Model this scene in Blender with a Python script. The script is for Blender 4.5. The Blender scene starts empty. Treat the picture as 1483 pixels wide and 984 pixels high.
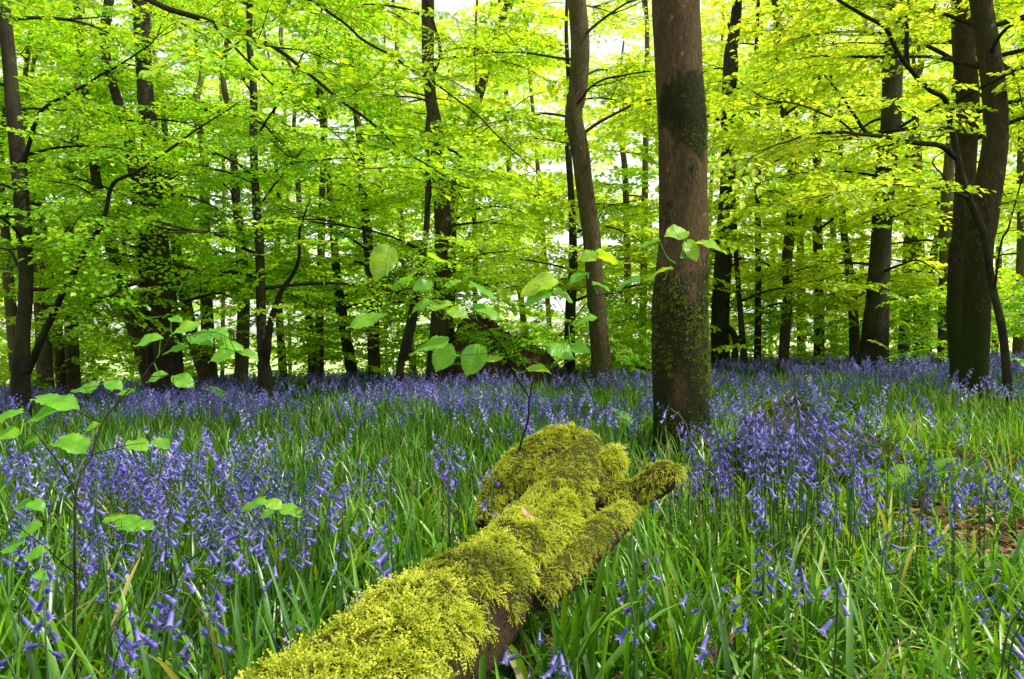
import bpy, math
import numpy as np
from math import radians as R, pi

rng = np.random.default_rng(7)
S = bpy.context.scene
COL = S.collection
F = 1071.0; CX = 741.5; HY = 485.0; H = 0.70      # focal length in photo pixels, horizon row, eye height

# ------------------------------------------------------------------ terrain
def sm(a, b, t):
    t = np.clip((t - a) / (b - a), 0, 1); return t * t * (3 - 2 * t)
def gz(x, y):
    x = np.asarray(x, float); y = np.asarray(y, float)
    z = -0.017 * np.clip(y, 0, 14) + 0.033 * np.clip(x, -14, 14) * sm(0.5, 8, y)
    z = z - 1.5 * sm(13, 30, y)
    z = z + (0.018 * np.sin(x * 3.1 + y * 1.7) + 0.014 * np.sin(x * 6.3 - y * 4.9 + 1) + 0.03 * np.sin(x * 0.9 + 2) * np.cos(y * 0.8)) * sm(60, 20, y)
    return z
def at(px, py, D):
    return np.array([(px - CX) / F * D, D, H - (py - HY) / F * D])
def proj(P):
    P = np.asarray(P); D = np.maximum(P[..., 1], 1e-3)
    return CX + P[..., 0] / D * F, HY - (P[..., 2] - H) / D * F
def snoise(P, s, seed=0):
    r = np.random.default_rng(seed + 100); out = 0
    for k in range(6):
        d = r.normal(size=3); d /= np.linalg.norm(d)
        out = out + np.sin((P @ d) * s * r.uniform(0.7, 1.9) + r.uniform(0, 6.28) + 1.3 * np.sin((P @ r.normal(size=3)) * s * 0.45))
    return out / 6

# ------------------------------------------------------------------ mesh helpers
class MB:
    def __init__(s): s.v = []; s.f = {3: [], 4: []}; s.t = []; s.m = {3: [], 4: []}; s.n = 0
    def add(s, v, f, tint=(0.5, 0.5, 0.5), mi=0):
        v = np.asarray(v, float).reshape(-1, 3); f = np.asarray(f, int)
        if len(v) == 0 or len(f) == 0: return
        t = np.asarray(tint, float)
        if t.ndim == 1: t = np.tile(t, (len(v), 1))
        s.v.append(v); s.t.append(t); k = f.shape[1]
        s.f[k].append(f + s.n); s.m[k].append(np.full(len(f), mi)); s.n += len(v)
    def build(s, name, mats, parent=None, smooth=True, origin=None):
        if not isinstance(mats, (list, tuple)): mats = [mats]
        V = np.concatenate(s.v)
        if origin is not None: V = V - np.asarray(origin)
        me = bpy.data.meshes.new(name)
        fs = []; tot = []; mi = []
        for k in (3, 4):
            if s.f[k]:
                a = np.concatenate(s.f[k]); fs.append(a.ravel()); tot.append(np.full(len(a), k)); mi.append(np.concatenate(s.m[k]))
        L = np.concatenate(fs); tot = np.concatenate(tot); mi = np.concatenate(mi)
        me.vertices.add(len(V)); me.vertices.foreach_set('co', V.astype(np.float32).ravel())
        me.loops.add(len(L)); me.loops.foreach_set('vertex_index', L.astype(np.int32))
        me.polygons.add(len(tot)); st = np.concatenate([[0], np.cumsum(tot)[:-1]])
        me.polygons.foreach_set('loop_start', st.astype(np.int32))
        me.polygons.foreach_set('loop_total', tot.astype(np.int32))
        me.polygons.foreach_set('material_index', mi.astype(np.int32))
        me.polygons.foreach_set('use_smooth', np.full(len(tot), smooth))
        T = np.concatenate(s.t); C = np.ones((len(V), 4), np.float32); C[:, :3] = T
        at_ = me.attributes.new('tint', 'FLOAT_COLOR', 'POINT'); at_.data.foreach_set('color', C.ravel())
        me.update(calc_edges=True); me.validate()
        for m in mats: me.materials.append(m)
        o = bpy.data.objects.new(name, me); COL.objects.link(o)
        if parent is not None: o.parent = parent
        return o
def tag(o, label=None, cat=None, group=None, kind=None):
    if label: o['label'] = label
    if cat: o['category'] = cat
    if group: o['group'] = group
    if kind: o['kind'] = kind
    return o
def empty(name, loc, rz=0):
    o = bpy.data.objects.new(name, None); COL.objects.link(o); o.location = loc; o.rotation_euler = (0, 0, rz)
    o.empty_display_size = 0.1; return o
def spline(P, n):
    P = np.asarray(P, float)
    if len(P) == 2: return P[0] + (P[1] - P[0]) * np.linspace(0, 1, n)[:, None]
    d = np.concatenate([[0], np.cumsum(np.linalg.norm(np.diff(P[:, :3], axis=0), axis=1) + 1e-6)])
    Q = np.vstack([2 * P[0] - P[1], P, 2 * P[-1] - P[-2]])
    out = []
    for t in np.linspace(0, d[-1], n):
        i = min(np.searchsorted(d, t, 'right') - 1, len(P) - 2); u = (t - d[i]) / (d[i + 1] - d[i])
        p0, p1, p2, p3 = Q[i], Q[i + 1], Q[i + 2], Q[i + 3]
        out.append(0.5 * (2 * p1 + (p2 - p0) * u + (2 * p0 - 5 * p1 + 4 * p2 - p3) * u * u + (3 * p1 - p0 - 3 * p2 + p3) * u ** 3))
    return np.array(out)
def frames(P):
    T = np.gradient(P, axis=0); T /= np.linalg.norm(T, axis=1)[:, None] + 1e-9
    a = np.array([1, 0, 0]) if abs(T[0][0]) < 0.8 else np.array([0, 1, 0])
    N = np.zeros_like(P); n = a - T[0] * (a @ T[0]); N[0] = n / np.linalg.norm(n)
    for i in range(1, len(P)):
        n = N[i - 1] - T[i] * (N[i - 1] @ T[i]); N[i] = n / (np.linalg.norm(n) + 1e-9)
    return T, N, np.cross(T, N)
def ringfaces(n, m, closed=True):
    i = np.arange(n - 1)[:, None]; j = np.arange(m if closed else m - 1)[None]
    a = i * m + j; b = i * m + (j + 1) % m
    return np.stack([a, b, b + m, a + m], -1).reshape(-1, 4)
def tube_verts(P, r, m, disp=None):
    T, N, B = frames(P); th = np.linspace(0, 2 * pi, m, endpoint=False)
    d = N[:, None] * np.cos(th)[None, :, None] + B[:, None] * np.sin(th)[None, :, None]
    rr = np.asarray(r)[:, None] * np.ones(m)[None]
    if disp is not None: rr = rr * disp(P[:, None] + d * rr[..., None], th)
    return (P[:, None] + d * rr[..., None]).reshape(-1, 3)
def tube(mb, P, r, m=6, tint=(0.5, 0.5, 0.5), mi=0, disp=None, cap=True):
    V = tube_verts(P, r, m, disp); n = len(P)
    mb.add(V, ringfaces(n, m), tint if not callable(tint) else tint(V), mi)
    if cap:
        c = np.vstack([V[-m:], P[-1] + (P[-1] - P[-2]) * 0.3])
        mb.add(c, [[j, (j + 1) % m, m] for j in range(m)], tint if not callable(tint) else tint(c), mi)

# ------------------------------------------------------------------ materials
def mat(name):
    m = bpy.data.materials.new(name); m.use_nodes = True; nt = m.node_tree; nt.nodes.clear()
    out = nt.nodes.new('ShaderNodeOutputMaterial')
    def N(t, **k):
        n = nt.nodes.new(t)
        for a, b in k.items():
            if a.startswith('_'): setattr(n, a[1:], b)
        return n
    return m, nt, N, out
def ramp(N, nt, fac, stops):
    r = N('ShaderNodeValToRGB'); e = r.color_ramp.elements
    while len(e) < len(stops): e.new(0.5)
    for k, (p, c) in enumerate(stops): e[k].position = p; e[k].color = (*c, 1)
    nt.links.new(fac, r.inputs[0]); return r.outputs[0]
def noise(N, nt, scale, detail=4, rough=0.6, coord=None, dist=0):
    n = N('ShaderNodeTexNoise'); n.inputs['Scale'].default_value = scale; n.inputs['Detail'].default_value = detail
    n.inputs['Roughness'].default_value = rough; n.inputs['Distortion'].default_value = dist
    if coord is not None: nt.links.new(coord, n.inputs['Vector'])
    return n.outputs['Fac']
def mathn(N, nt, op, a, b=None, clamp=False):
    n = N('ShaderNodeMath'); n.operation = op; n.use_clamp = clamp
    for k, x in enumerate((a, b)):
        if x is None: continue
        if isinstance(x, (int, float)): n.inputs[k].default_value = x
        else: nt.links.new(x, n.inputs[k])
    return n.outputs[0]
def mixc(N, nt, f, a, b, mode='MIX'):
    n = N('ShaderNodeMix'); n.data_type = 'RGBA'; n.blend_type = mode
    for k, x in ((0, f), (6, a), (7, b)):
        if isinstance(x, (int, float)): n.inputs[k].default_value = x
        elif isinstance(x, tuple): n.inputs[k].default_value = (*x, 1)
        else: nt.links.new(x, n.inputs[k])
    return n.outputs[2]
def tintsep(N, nt):
    a = N('ShaderNodeAttribute'); a.attribute_name = 'tint'
    s = N('ShaderNodeSeparateColor'); nt.links.new(a.outputs['Color'], s.inputs[0]); return s.outputs

def leaf_mat(name, stops, trans=0.5, rough=0.4, gloss=0.06, tr_boost=(1.5, 1.25, 0.7)):
    """thin leaf: tint.r picks the hue, tint.g the brightness"""
    m, nt, N, out = mat(name); s = tintsep(N, nt)
    c = ramp(N, nt, s[0], stops)
    br = mathn(N, nt, 'ADD', mathn(N, nt, 'MULTIPLY', s[1], 1.0), 0.5)
    n = N('ShaderNodeVectorMath'); n.operation = 'SCALE'; nt.links.new(c, n.inputs[0]); nt.links.new(br, n.inputs['Scale'])
    col = n.outputs[0]
    d = N('ShaderNodeBsdfDiffuse'); nt.links.new(col, d.inputs[0])
    t = N('ShaderNodeBsdfTranslucent'); tc = mixc(N, nt, 1.0, col, tr_boost, 'MULTIPLY'); nt.links.new(tc, t.inputs[0])
    mx = N('ShaderNodeMixShader'); mx.inputs[0].default_value = trans
    nt.links.new(d.outputs[0], mx.inputs[1]); nt.links.new(t.outputs[0], mx.inputs[2])
    g = N('ShaderNodeBsdfGlossy'); g.inputs['Roughness'].default_value = rough; g.inputs[0].default_value = (1, 1, 1, 1)
    m2 = N('ShaderNodeMixShader'); m2.inputs[0].default_value = gloss
    nt.links.new(mx.outputs[0], m2.inputs[1]); nt.links.new(g.outputs[0], m2.inputs[2])
    nt.links.new(m2.outputs[0], out.inputs[0]); return m

M = {}
M['leaf'] = leaf_mat('beech_leaf', [(0, (0.11, 0.38, 0.006)), (0.4, (0.27, 0.62, 0.012)), (0.7, (0.42, 0.72, 0.02)), (1, (0.66, 0.84, 0.05))], 0.6, 0.4, 0.035, (1.35, 1.12, 0.7))
M['far_leaf'] = leaf_mat('far_leaf', [(0, (0.20, 0.48, 0.015)), (0.5, (0.48, 0.76, 0.05)), (1, (0.74, 0.86, 0.16))], 0.6, 0.5, 0.02, (1.2, 1.1, 0.8))  # lightened leaf colour, so the far foliage looks sunlit
M['blade'] = leaf_mat('bluebell_leaf', [(0, (0.010, 0.06, 0.003)), (0.4, (0.060, 0.22, 0.005)), (0.8, (0.20, 0.46, 0.014)), (0.93, (0.42, 0.60, 0.03)), (1, (0.50, 0.46, 0.16))], 0.40, 0.34, 0.042, (1.5, 1.35, 0.5))
M['bell'] = leaf_mat('bluebell_petal', [(0, (0.04, 0.04, 0.23)), (0.5, (0.165, 0.15, 0.52)), (1, (0.54, 0.50, 0.92))], 0.35, 0.5, 0.03, (1.1, 1.0, 1.2))
M['stem'] = leaf_mat('bluebell_stem', [(0, (0.02, 0.06, 0.012)), (1, (0.06, 0.16, 0.03))], 0.1, 0.5, 0.04)
M['fern'] = leaf_mat('fern_frond', [(0, (0.04, 0.17, 0.008)), (1, (0.16, 0.42, 0.02))], 0.35, 0.5, 0.03)
M['litter'] = leaf_mat('leaf_litter', [(0, (0.10, 0.045, 0.018)), (0.6, (0.26, 0.13, 0.06)), (1, (0.48, 0.30, 0.16))], 0.15, 0.6, 0.02, (1.2, 1, 0.8))
M['moss'] = leaf_mat('moss_shoot', [(0, (0.03, 0.05, 0.003)), (0.25, (0.14, 0.18, 0.006)), (0.6, (0.37, 0.44, 0.014)), (1, (0.74, 0.76, 0.08))], 0.35, 0.6, 0.02, (1.2, 1.15, 0.6))

def bark_mat(name, base, dark, moss, moss_h=0.9, lichen=0.25, scale=1.0, mosscol2=(0.10, 0.11, 0.012), soft=0):
    m, nt, N, out = mat(name); tc = N('ShaderNodeTexCoord'); ob = tc.outputs['Object']; s = tintsep(N, nt)
    mp = N('ShaderNodeMapping'); mp.inputs['Scale'].default_value = (1, 1, 0.35); nt.links.new(ob, mp.inputs[0]); st = mp.outputs[0]
    n1 = noise(N, nt, 5 * scale, 6, 0.65, st); n2 = noise(N, nt, 38 * scale, 5, 0.7, st); n3 = noise(N, nt, 150 * scale, 3, 0.6, ob)
    c = ramp(N, nt, n1, [(0.3, dark), (0.62, base)])
    c = mixc(N, nt, ramp(N, nt, n2, [(.35, (0, 0, 0)), (.72, (.9, .9, .9))]), c, tuple(x * 0.22 for x in base), 'MIX')
    mp2 = N('ShaderNodeMapping'); mp2.inputs['Scale'].default_value = (1, 1, 5.0); nt.links.new(ob, mp2.inputs[0]); n5 = noise(N, nt, 22 * scale, 4, 0.7, mp2.outputs[0], .6)
    c = mixc(N, nt, ramp(N, nt, n5, [(.54, (0, 0, 0)), (.66, (.55, .55, .55))]), c, tuple(x * 0.3 for x in base))
    n6 = noise(N, nt, 2.2 * scale, 3, .5, ob); c = mixc(N, nt, ramp(N, nt, n6, [(.42, (0, 0, 0)), (.68, (.5, .5, .5) if not soft else (.2, .2, .2))]), c, (.075, .085, .025))
    n4 = noise(N, nt, 9 * scale, 5, 0.7, ob); li = ramp(N, nt, n4, [(0.62, (0, 0, 0)), (0.68, (1, 1, 1))])
    lif = mathn(N, nt, 'MULTIPLY', li, lichen); c = mixc(N, nt, lif, c, (0.34, 0.33, 0.25))
    mc = ramp(N, nt, n3, [(0.3, (0.012, 0.018, 0.003)), (0.55, moss), (0.8, mosscol2)])
    mf = mathn(N, nt, 'ADD', s[0], mathn(N, nt, 'MULTIPLY', mathn(N, nt, 'SUBTRACT', n1, 0.5), 1.6))
    mf = mathn(N, nt, 'ADD', mf, mathn(N, nt, 'MULTIPLY', mathn(N, nt, 'SUBTRACT', n2, 0.5), 1.0))
    mf = ramp(N, nt, mf, [(0.45, (0, 0, 0)), (0.6, (1, 1, 1))] if not soft else [(0.28, (0, 0, 0)), (0.5, (.55, .55, .55)), (.85, (1, 1, 1))])
    c = mixc(N, nt, mf, c, mc)
    br = mathn(N, nt, 'MULTIPLY', s[1], 2.0); v = N('ShaderNodeVectorMath'); v.operation = 'SCALE'
    nt.links.new(c, v.inputs[0]); nt.links.new(br, v.inputs['Scale'])
    p = N('ShaderNodeBsdfPrincipled'); nt.links.new(v.outputs[0], p.inputs['Base Color']); p.inputs['Roughness'].default_value = 0.85
    p.inputs['Specular IOR Level'].default_value = 0.12
    b = N('ShaderNodeBump'); b.inputs['Strength'].default_value = 0.9; b.inputs['Distance'].default_value = 0.03
    hh = mathn(N, nt, 'ADD', mathn(N, nt, 'MULTIPLY', n2, 0.7), mathn(N, nt, 'MULTIPLY', n3, mathn(N, nt, 'ADD', mathn(N, nt, 'MULTIPLY', mf, 0.8), 0.2)))
    nt.links.new(hh, b.inputs['Height']); nt.links.new(b.outputs[0], p.inputs['Normal'])
    nt.links.new(p.outputs[0], out.inputs[0]); return m
M['bark'] = bark_mat('beech_bark', (0.10, 0.076, 0.034), (0.030, 0.024, 0.011), (0.035, 0.055, 0.008))
M['bark_hero'] = bark_mat('brown_beech_bark', (0.165, 0.108, 0.045), (0.055, 0.036, 0.015), (0.028, 0.034, 0.007), scale=1.6, lichen=0.45, mosscol2=(.07, .075, .014), soft=1)
M['bark_mossy'] = bark_mat('mossy_bark', (0.15, 0.11, 0.05), (0.035, 0.027, 0.012), (0.05, 0.075, 0.008), lichen=.4, scale=1.6, mosscol2=(.17, .19, .02))
M['bark_dark'] = bark_mat('dark_bark', (0.05, 0.04, 0.025), (0.015, 0.012, 0.008), (0.02, 0.035, 0.006), lichen=0.1)
M['wood'] = bark_mat('old_log_wood', (0.12, 0.065, 0.035), (0.03, 0.018, 0.01), (0.10, 0.11, 0.01), scale=1.5, lichen=0.1, mosscol2=(0.3, 0.3, 0.02))
M['earth'] = bark_mat('root_plate_earth', (0.14, 0.075, 0.04), (0.02, 0.012, 0.008), (0.02, 0.04, 0.006), lichen=0.0, scale=0.6)

def ground_mat():
    m, nt, N, out = mat('woodland_soil'); tc = N('ShaderNodeTexCoord'); ob = tc.outputs['Object']
    n1 = noise(N, nt, 1.3, 5, 0.6, ob); n2 = noise(N, nt, 30, 6, 0.7, ob); n3 = noise(N, nt, 140, 3, 0.7, ob)
    c = ramp(N, nt, n2, [(0.3, (0.018, 0.014, 0.008)), (0.6, (0.075, 0.05, 0.028)), (0.8, (0.16, 0.10, 0.05))])
    g = ramp(N, nt, n3, [(0.3, (0.015, 0.045, 0.006)), (0.7, (0.05, 0.13, 0.015))])
    c = mixc(N, nt, ramp(N, nt, n1, [(0.35, (0, 0, 0)), (0.6, (1, 1, 1))]), c, g)
    sp = N('ShaderNodeSeparateXYZ'); nt.links.new(ob, sp.inputs[0])
    far = mathn(N, nt, 'ADD', sp.outputs[1], mathn(N, nt, 'MULTIPLY', n1, 6.0))
    mr = N('ShaderNodeMapRange'); mr.inputs[1].default_value = 19; mr.inputs[2].default_value = 26; nt.links.new(far, mr.inputs[0])
    c = mixc(N, nt, mr.outputs[0], c, ramp(N, nt, n2, [(0.3, (0.42, 0.62, 0.16)), (0.7, (0.66, 0.78, 0.36))]))  # far meadow painted extra pale for its sunlit glare
    p = N('ShaderNodeBsdfPrincipled'); nt.links.new(c, p.inputs['Base Color']); p.inputs['Roughness'].default_value = 0.95
    b = N('ShaderNodeBump'); b.inputs['Strength'].default_value = 0.8; b.inputs['Distance'].default_value = 0.03
    nt.links.new(n2, b.inputs['Height']); nt.links.new(b.outputs[0], p.inputs['Normal'])
    nt.links.new(p.outputs[0], out.inputs[0]); return m
M['ground'] = ground_mat()

def hazel_mat():
    m, nt, N, out = mat('hazel_leaf'); s = tintsep(N, nt)     # r: hue, g: along, b: across (0.5 = midrib)
    a = mathn(N, nt, 'ABSOLUTE', mathn(N, nt, 'SUBTRACT', s[2], 0.5))
    u = mathn(N, nt, 'SUBTRACT', s[1], mathn(N, nt, 'MULTIPLY', a, 0.55))
    fr = mathn(N, nt, 'FRACT', mathn(N, nt, 'MULTIPLY', u, 8.0))
    side = mathn(N, nt, 'LESS_THAN', mathn(N, nt, 'ABSOLUTE', mathn(N, nt, 'SUBTRACT', fr, 0.5)), 0.07)
    mid = mathn(N, nt, 'LESS_THAN', a, 0.018)
    vein = mathn(N, nt, 'MAXIMUM', side, mid)
    c = ramp(N, nt, s[0], [(0, (0.12, 0.46, 0.015)), (0.5, (0.26, 0.64, 0.03)), (1, (0.54, 0.80, 0.02))])
    tc = N('ShaderNodeTexCoord'); nn = noise(N, nt, 90, 4, 0.6, tc.outputs['Object'])
    c = mixc(N, nt, mathn(N, nt, 'MULTIPLY', nn, 0.5), c, (0.14, 0.42, 0.03)); n9 = noise(N, nt, 22, 3, .6, tc.outputs['Object']); c = mixc(N, nt, ramp(N, nt, n9, [(.45, (0, 0, 0)), (.6, (.6, .6, .6))]), c, (.10, .34, .02))
    c = mixc(N, nt, mathn(N, nt, 'MULTIPLY', vein, 0.22), c, (0.55, 0.85, 0.25))
    d = N('ShaderNodeBsdfDiffuse'); nt.links.new(c, d.inputs[0]); t = N('ShaderNodeBsdfTranslucent')
    nt.links.new(mixc(N, nt, 1.0, c, (1.5, 1.2, 0.5), 'MULTIPLY'), t.inputs[0])
    mx = N('ShaderNodeMixShader'); mx.inputs[0].default_value = 0.58
    nt.links.new(d.outputs[0], mx.inputs[1]); nt.links.new(t.outputs[0], mx.inputs[2])
    g = N('ShaderNodeBsdfGlossy'); g.inputs['Roughness'].default_value = 0.42
    b = N('ShaderNodeBump'); b.inputs['Strength'].default_value = 0.6; b.inputs['Distance'].default_value = 0.002; b.invert = True
    nt.links.new(mathn(N, nt, 'ADD', vein, nn), b.inputs['Height'])
    for x in (d, g): nt.links.new(b.outputs[0], x.inputs['Normal'])
    m2 = N('ShaderNodeMixShader'); m2.inputs[0].default_value = 0.035
    nt.links.new(mx.outputs[0], m2.inputs[1]); nt.links.new(g.outputs[0], m2.inputs[2]); nt.links.new(m2.outputs[0], out.inputs[0]); return m
M['hazel'] = hazel_mat()

# ------------------------------------------------------------------ ground
def make_ground():
    xs = np.concatenate([-np.geomspace(600, 12, 26), np.linspace(-11.5, 11.5, 140), np.geomspace(12, 600, 26)])
    ys = np.concatenate([-np.geomspace(60, 2.2, 10), np.linspace(-2, 16, 130), np.geomspace(16.3, 900, 44)])
    X, Y = np.meshgrid(xs, ys); V = np.stack([X, Y, gz(X, Y)], -1).reshape(-1, 3)
    mb = MB(); mb.add(V, ringfaces(len(ys), len(xs), False)); o = mb.build('ground', M['ground']); tag(o, kind='structure')
make_ground()

# ------------------------------------------------------------------ leaves: spray templates
def spray_template(seed, nside=7, leaf=0.066):
    r = np.random.default_rng(seed); V = []; Fc = []; T = []; MI = []; n = 0
    def seg(P, w, tip):
        nonlocal n
        P = np.array(P); m = len(P); V_ = []
        for i, p in enumerate(P):
            ww = w * (1 - 0.7 * i / (m - 1)); V_ += [p + [0, 0, ww], p + [0, ww, -ww * .5], p + [0, -ww, -ww * .5]]
        V.append(np.array(V_)); f = ringfaces(m, 3); Fc.append(np.concatenate([f[:, [0, 1, 2]], f[:, [0, 2, 3]]]) + n); T.append(np.full((3 * m, 1), -1.0)); MI.append(np.ones(len(f) * 2)); n += 3 * m
    def lf(p, a, s):
        nonlocal n
        el = r.normal(-0.12, 0.28); d = np.array([math.cos(a) * math.cos(el), math.sin(a) * math.cos(el), math.sin(el)])
        up = np.array([0, 0, 1.0]) + r.normal(0, 0.30, 3); side = np.cross(up, d); side /= np.linalg.norm(side); nn = np.cross(d, side)
        L = leaf * s * r.uniform(0.75, 1.25); W = L * 0.33; h = W * 0.3
        V.append(np.array([p, p + d * L * .38 + side * W + nn * h, p + d * L * .72 + side * W * .7 + nn * h * .5, p + d * L - nn * h * .6, p + d * L * .72 - side * W * .7 + nn * h * .5, p + d * L * .38 - side * W + nn * h]))
        Fc.append(np.array([[0, 1, 2], [0, 2, 3], [0, 3, 4], [0, 4, 5]]) + n); T.append(np.full((6, 1), r.uniform(0, 1))); MI.append(np.zeros(4)); n += 6
    L = 0.78; main = [np.array([x, 0.05 * math.sin(x * 5 + seed), 0.03 * math.sin(x * 4) - 0.10 * x * x]) for x in np.linspace(0, L, 7)]
    seg(main, 0.0035, 0); M_ = spline(main, 40)
    for k in range(11): p = M_[6 + 3 * k]; lf(p, (1 if k % 2 else -1) * r.uniform(0.5, 1.0), 0.95)
    lf(M_[-1], 0, 1)
    for k in range(nside):
        i = int(4 + 30 * k / nside); p = M_[i]; sg = 1 if k % 2 else -1; a = sg * r.uniform(0.6, 1.0); l = (0.42 - 0.045 * k) * r.uniform(0.8, 1.2)
        q = [p + np.array([math.cos(a * (1 - .3 * t)) * l * t, math.sin(a * (1 - .3 * t)) * l * t, r.normal(0, .01) - 0.05 * t * t]) for t in np.linspace(0, 1, 4)]
        seg(q, 0.002, 0); Q = spline(q, 12); nl = max(3, int(l / 0.045))
        for j in range(nl): lf(Q[min(11, 2 + int(9 * j / nl))], a * .7 + (1 if j % 2 else -1) * r.uniform(0.5, 1.0), 0.9)
        lf(Q[-1], a * .7, 0.9)
    return np.concatenate(V), np.concatenate(Fc), np.concatenate(T)[:, 0], np.concatenate(MI).astype(int)
TPL = [spray_template(s) for s in range(10)]
TPL_S = [spray_template(s + 30, nside=4, leaf=0.095) for s in range(6)]
TPL_F = []
for V, Fc, T, MI in TPL_S:          # far version: leaves only
    TPL_F.append((V, Fc[MI == 0], T, MI[MI == 0]))

def add_sprays(mb, P, az, tilt, roll, sc, hue, val, tpl, hj=0.27, seed=0):
    P = np.asarray(P); r = np.random.default_rng(seed); k = r.integers(0, len(tpl), len(P))
    for t in range(len(tpl)):
        i = np.where(k == t)[0]
        if not len(i): continue
        V, Fc, T, MI = tpl[t]; ca, sa = np.cos(az[i]), np.sin(az[i]); ct, st = np.cos(tilt[i]), np.sin(tilt[i]); cr, sr = np.cos(roll[i]), np.sin(roll[i])
        X = np.stack([ca * ct, sa * ct, st], -1); Y0 = np.stack([-sa, ca, 0 * ca], -1); Z0 = np.cross(X, Y0)
        Y = Y0 * cr[:, None] + Z0 * sr[:, None]; Z = np.cross(X, Y)
        W = (V[None, :, 0:1] * X[:, None] + V[None, :, 1:2] * Y[:, None] + V[None, :, 2:3] * Z[:, None]) * sc[i][:, None, None] + P[i][:, None]
        n = len(V); off = (np.arange(len(i)) * n)[:, None, None]; FF = (Fc[None] + off).reshape(-1, 3)
        tw = T < 0
        h = np.clip(hue[i][:, None] + (np.where(tw, .5, T)[None] - 0.5) * 2 * hj, 0, 1); g = np.clip(val[i][:, None] + (np.modf(T * 7.3)[0][None] - .5) * 0.6, 0, 1)
        tint = np.stack([h, g, g], -1); tint[:, tw] = (0.1, 0.5, 0.5)
        mi = np.tile(MI, len(i))
        for q in (0, 1):
            sel = FF[mi == q]
            if q == 0:
                mb.add(W.reshape(-1, 3), sel, tint.reshape(-1, 3), 0); base = mb.n - W.shape[0] * W.shape[1]
            elif len(sel):
                mb.f[3].append(sel + base); mb.m[3].append(np.full(len(sel), 1))

# keep the trunks that stand clear in the photo clear: (x0, x1, y0, y1, depth)
CLEAR = []
def blocked(P):
    px, py = proj(P); D = P[:, 1]; b = (D < 2.2) & (D > -1) & (np.abs(P[:, 0]) < 2.5)
    for (x0, x1, y0, y1, d) in CLEAR: b |= (px > x0) & (px < x1) & (py > y0) & (py < y1) & (D < d + .3)
    return b

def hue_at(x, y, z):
    """shade put into leaf hue: deeper at left, fresh yellow green right and far"""
    px, py = proj(np.stack([x, y, z], -1)); h = 0.50 + 0.34 * sm(250, 1150, px); h = h - 0.04 * sm(330, 560, py); h = h + 0.16 * sm(8, 16, y); return h

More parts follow.
